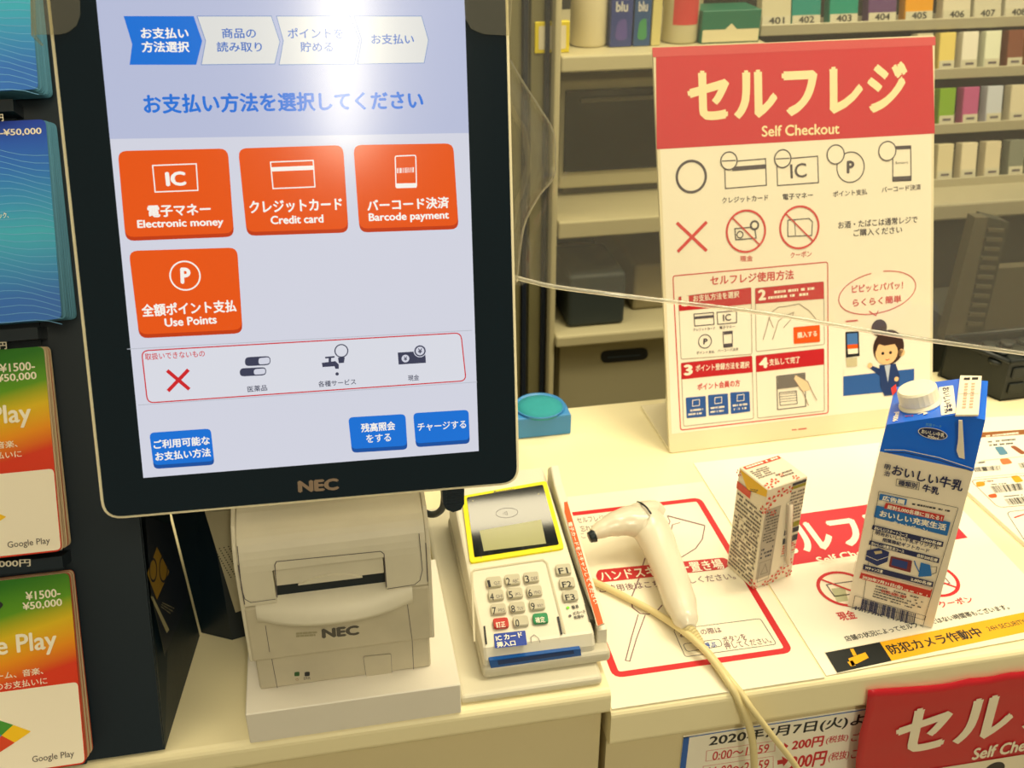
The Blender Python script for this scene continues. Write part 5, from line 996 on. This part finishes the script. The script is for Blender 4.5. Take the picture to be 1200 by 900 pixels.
for ti, (u, v, y) in enumerate(tiers):
    z = ony(u, v, y).z
    b = MB(); b.box(RX0, RX1, y-.004, y+.10, z-.008, z-.002, RS); b.box(RX0, RX1, y-.006, y-.002, z-.010, z+.008, RS, r=.001, seg=1); b.build('tier', rk)
    if ti == 0: xs = [px_x(u_, 12, y) for u_ in (912, 947, 991, 1036, 1079, 1123, 1159, 1195)]
    else:
        xs = [px_x(1106+ (7 if ti < 3 else 5)+i*(26.5 if ti == 1 else 27.5), v-22, y) for i in range(5)]; p_ = xs[1]-xs[0]
        xs = [xs[0]-p_]+xs
    for i, x in enumerate(xs):
        if ti == 0: cc = cols[i]; who = 'numbered 40%d' % (i+1)
        else:
            j = i-1; cc = tcols[ti].get(j, (200, 190, 160)); who = None
        pw = .056 if ti == 0 else .034
        m_ = mat('pack_%d_%d_%d' % cc, cc, rough=.3)
        t = thing('cigarette_pack', '', 'cigarette pack', (x, y+.02, z))
        Mt = Matrix.Translation((x, y+.001, z+.0040)) @ Matrix.Rotation(-.22, 4, 'X') if True else None
        b = MB(); b.box(-pw/2+.002, pw/2-.002, 0, .022, 0, .062 if ti else .085, m_, r=.001, seg=1, M=Mt); b.build('pack_body', t)
        b = MB(); b.box(-pw/2+.003, pw/2-.003, -.0012, 0, .002, .016, mat('price_ticket', (196, 192, 168), rough=.4), M=Mt); tk = b.build('price_ticket', t)
        cv = Canvas(Mt @ Vector((0, -.0014, .009)), X, Mt.to_3x3() @ Z)
        if ti == 0: cv.text('40%d' % (i+1) if i < 9 else '410', (-.014, 0), (.014, 0), .011, BLK, 1, .02, True)
        else: cv.poly([(-.008, -.002), (.008, -.002), (.008, .002), (-.008, .002)], GRY, 1, loc=True)
        cv.build('number', tk)
        cn_ = {(120, 160, 30): 'lime green', (176, 80, 130): 'magenta', (190, 196, 206): 'pale blue', (120, 70, 50): 'brown', (180, 110, 40): 'amber', (226, 222, 206): 'white', (220, 224, 200): 'pale green', (220, 200, 110): 'yellow', (120, 124, 110): 'grey', (90, 120, 90): 'dull green'}.get(cc, 'cream')
        nth = ['first', 'second', 'third', 'fourth', 'fifth', 'sixth', 'seventh', 'eighth'][i]
        if ti == 0: t['label'] = '%s cigarette pack, %s from the left on the uppermost rack tier' % (['cream', 'teal', 'green', 'purple', 'orange', 'cream', 'pale grey', 'off-white'][i], nth)
        else:
            t['label'] = ('%s cigarette pack on the %s rack tier, %s right of the sign' % (cn_, plab[ti], nth_ := ['first', 'second', 'third', 'fourth', 'fifth'][i-1])) if i >= 1 else 'cigarette pack half hidden behind the sign edge on the %s rack tier' % plab[ti]
        t['group'] = 'cigarette packs on the rack'
b = MB(); b.box(RX0, RX1, 1.785, 1.95, zdk+.001, .5, mat('rack_back', (30, 32, 28), rough=.6)); b.build('back_board', rk)
for u in (1066, ):
    pass
dk = thing('back_cabinet', 'cabinet with steel top under the cigarette rack and dark lower front', 'cabinet', (1.25, 1.7, -.95))
zd = ony(1130, 238, 1.50).z
b = MB(); b.box(RX0, 1.75, 1.50, 1.95, zd-.03, zd, RS, r=.004); b.build('cabinet_top', dk)
b = MB(); b.box(RX0, 1.75, 1.52, 1.95, -.94, zd-.031, mat('cabinet_front', (40, 42, 36), rough=.5, noise=.2, scale=12)); b.build('cabinet_front', dk)
# register/monitor back seen dimly through the film
rg = thing('staff_register', 'dark slanted staff register behind the plastic sheet, above the black basket', 'register', (1.12, 1.3, -.3))
g1 = mat('register_grey', (88, 84, 68), rough=.5); g2 = mat('register_dark', (56, 58, 50), rough=.5)
Rg = Canvas((1.0, 1.3, 0), X, Z); Mr = Matrix((Rg.U, Rg.V, Rg.N)).transposed().to_4x4(); Mr.translation = Rg.P0
b = MB(); b.prism([Rg.l(*p) for p in ((1143, 255), (1158, 255), (1128, 400), (1106, 398))], 'z', -.02, .0, g1, M=Mr); b.build('edge_frame', rg)
b = MB(); b.prism([Rg.l(*p) for p in ((1158, 255), (1185, 262), (1152, 398), (1128, 400))], 'z', -.03, -.004, g2, M=Mr); b.build('vented_back', rg)
for i in range(11):
    b = MB(); v = 268+i*11; b.prism([Rg.l(*p) for p in ((1159-i*2.4, v), (1178-i*2.5, v+1), (1177-i*2.5, v+5), (1158-i*2.4, v+4))], 'z', -.005, -.001, g1, M=Mr); b.build('vent_slat', rg)
b = MB(); b.prism([Rg.l(*p) for p in ((1166, 325), (1240, 320), (1240, 396), (1150, 396))], 'z', -.05, -.032, g1, M=Mr); b.build('base_cover', rg)
b = MB(); b.box(1.0, 1.3, 1.33, 1.5, -.94, Rg.w(Rg.l(1150, 398)).z, g2); b.build('pedestal', rg)
# ceiling tube over the customer side: its reflection is the bright streak on the touchscreen
hit = _onpl(404, 168, P0, MN); di = (hit-CAM).normalized(); rf = di-MN*(2*di.dot(MN)); rf.normalize()
zl_ = 1.55; tpt = hit+rf*((zl_-hit.z)/rf.z)
hit2 = _onpl(402, -60, P0, MN); di2 = (hit2-CAM).normalized(); rf2 = di2-MN*(2*di2.dot(MN)); tp2 = hit2+rf2*((zl_-hit2.z)/rf2.z)
print('TUBE', tpt[:], tp2[:])
dirt = (tp2-tpt); dirt.z = 0; dirt = dirt.normalized()
TUBE = mat('tube_glow', (255, 244, 214), rough=.5, emit=48)
tl = thing('ceiling_tube_lamp', 'long fluorescent tube lamp on the ceiling over the customer side', 'lamp', tpt)
b = MB(); b.tube([tpt, tpt+dirt*1.6], .042, TUBE, 12, 2); b.build('tube', tl)
b = MB(); Mt = Matrix.Translation(tpt+Z*.06) @ Matrix.Rotation(math.atan2(dirt.y, dirt.x), 4, 'Z'); b.box(-.03, 1.62, -.06, .06, -.02, .02, OFFW, M=Mt); b.build('fixture', tl)
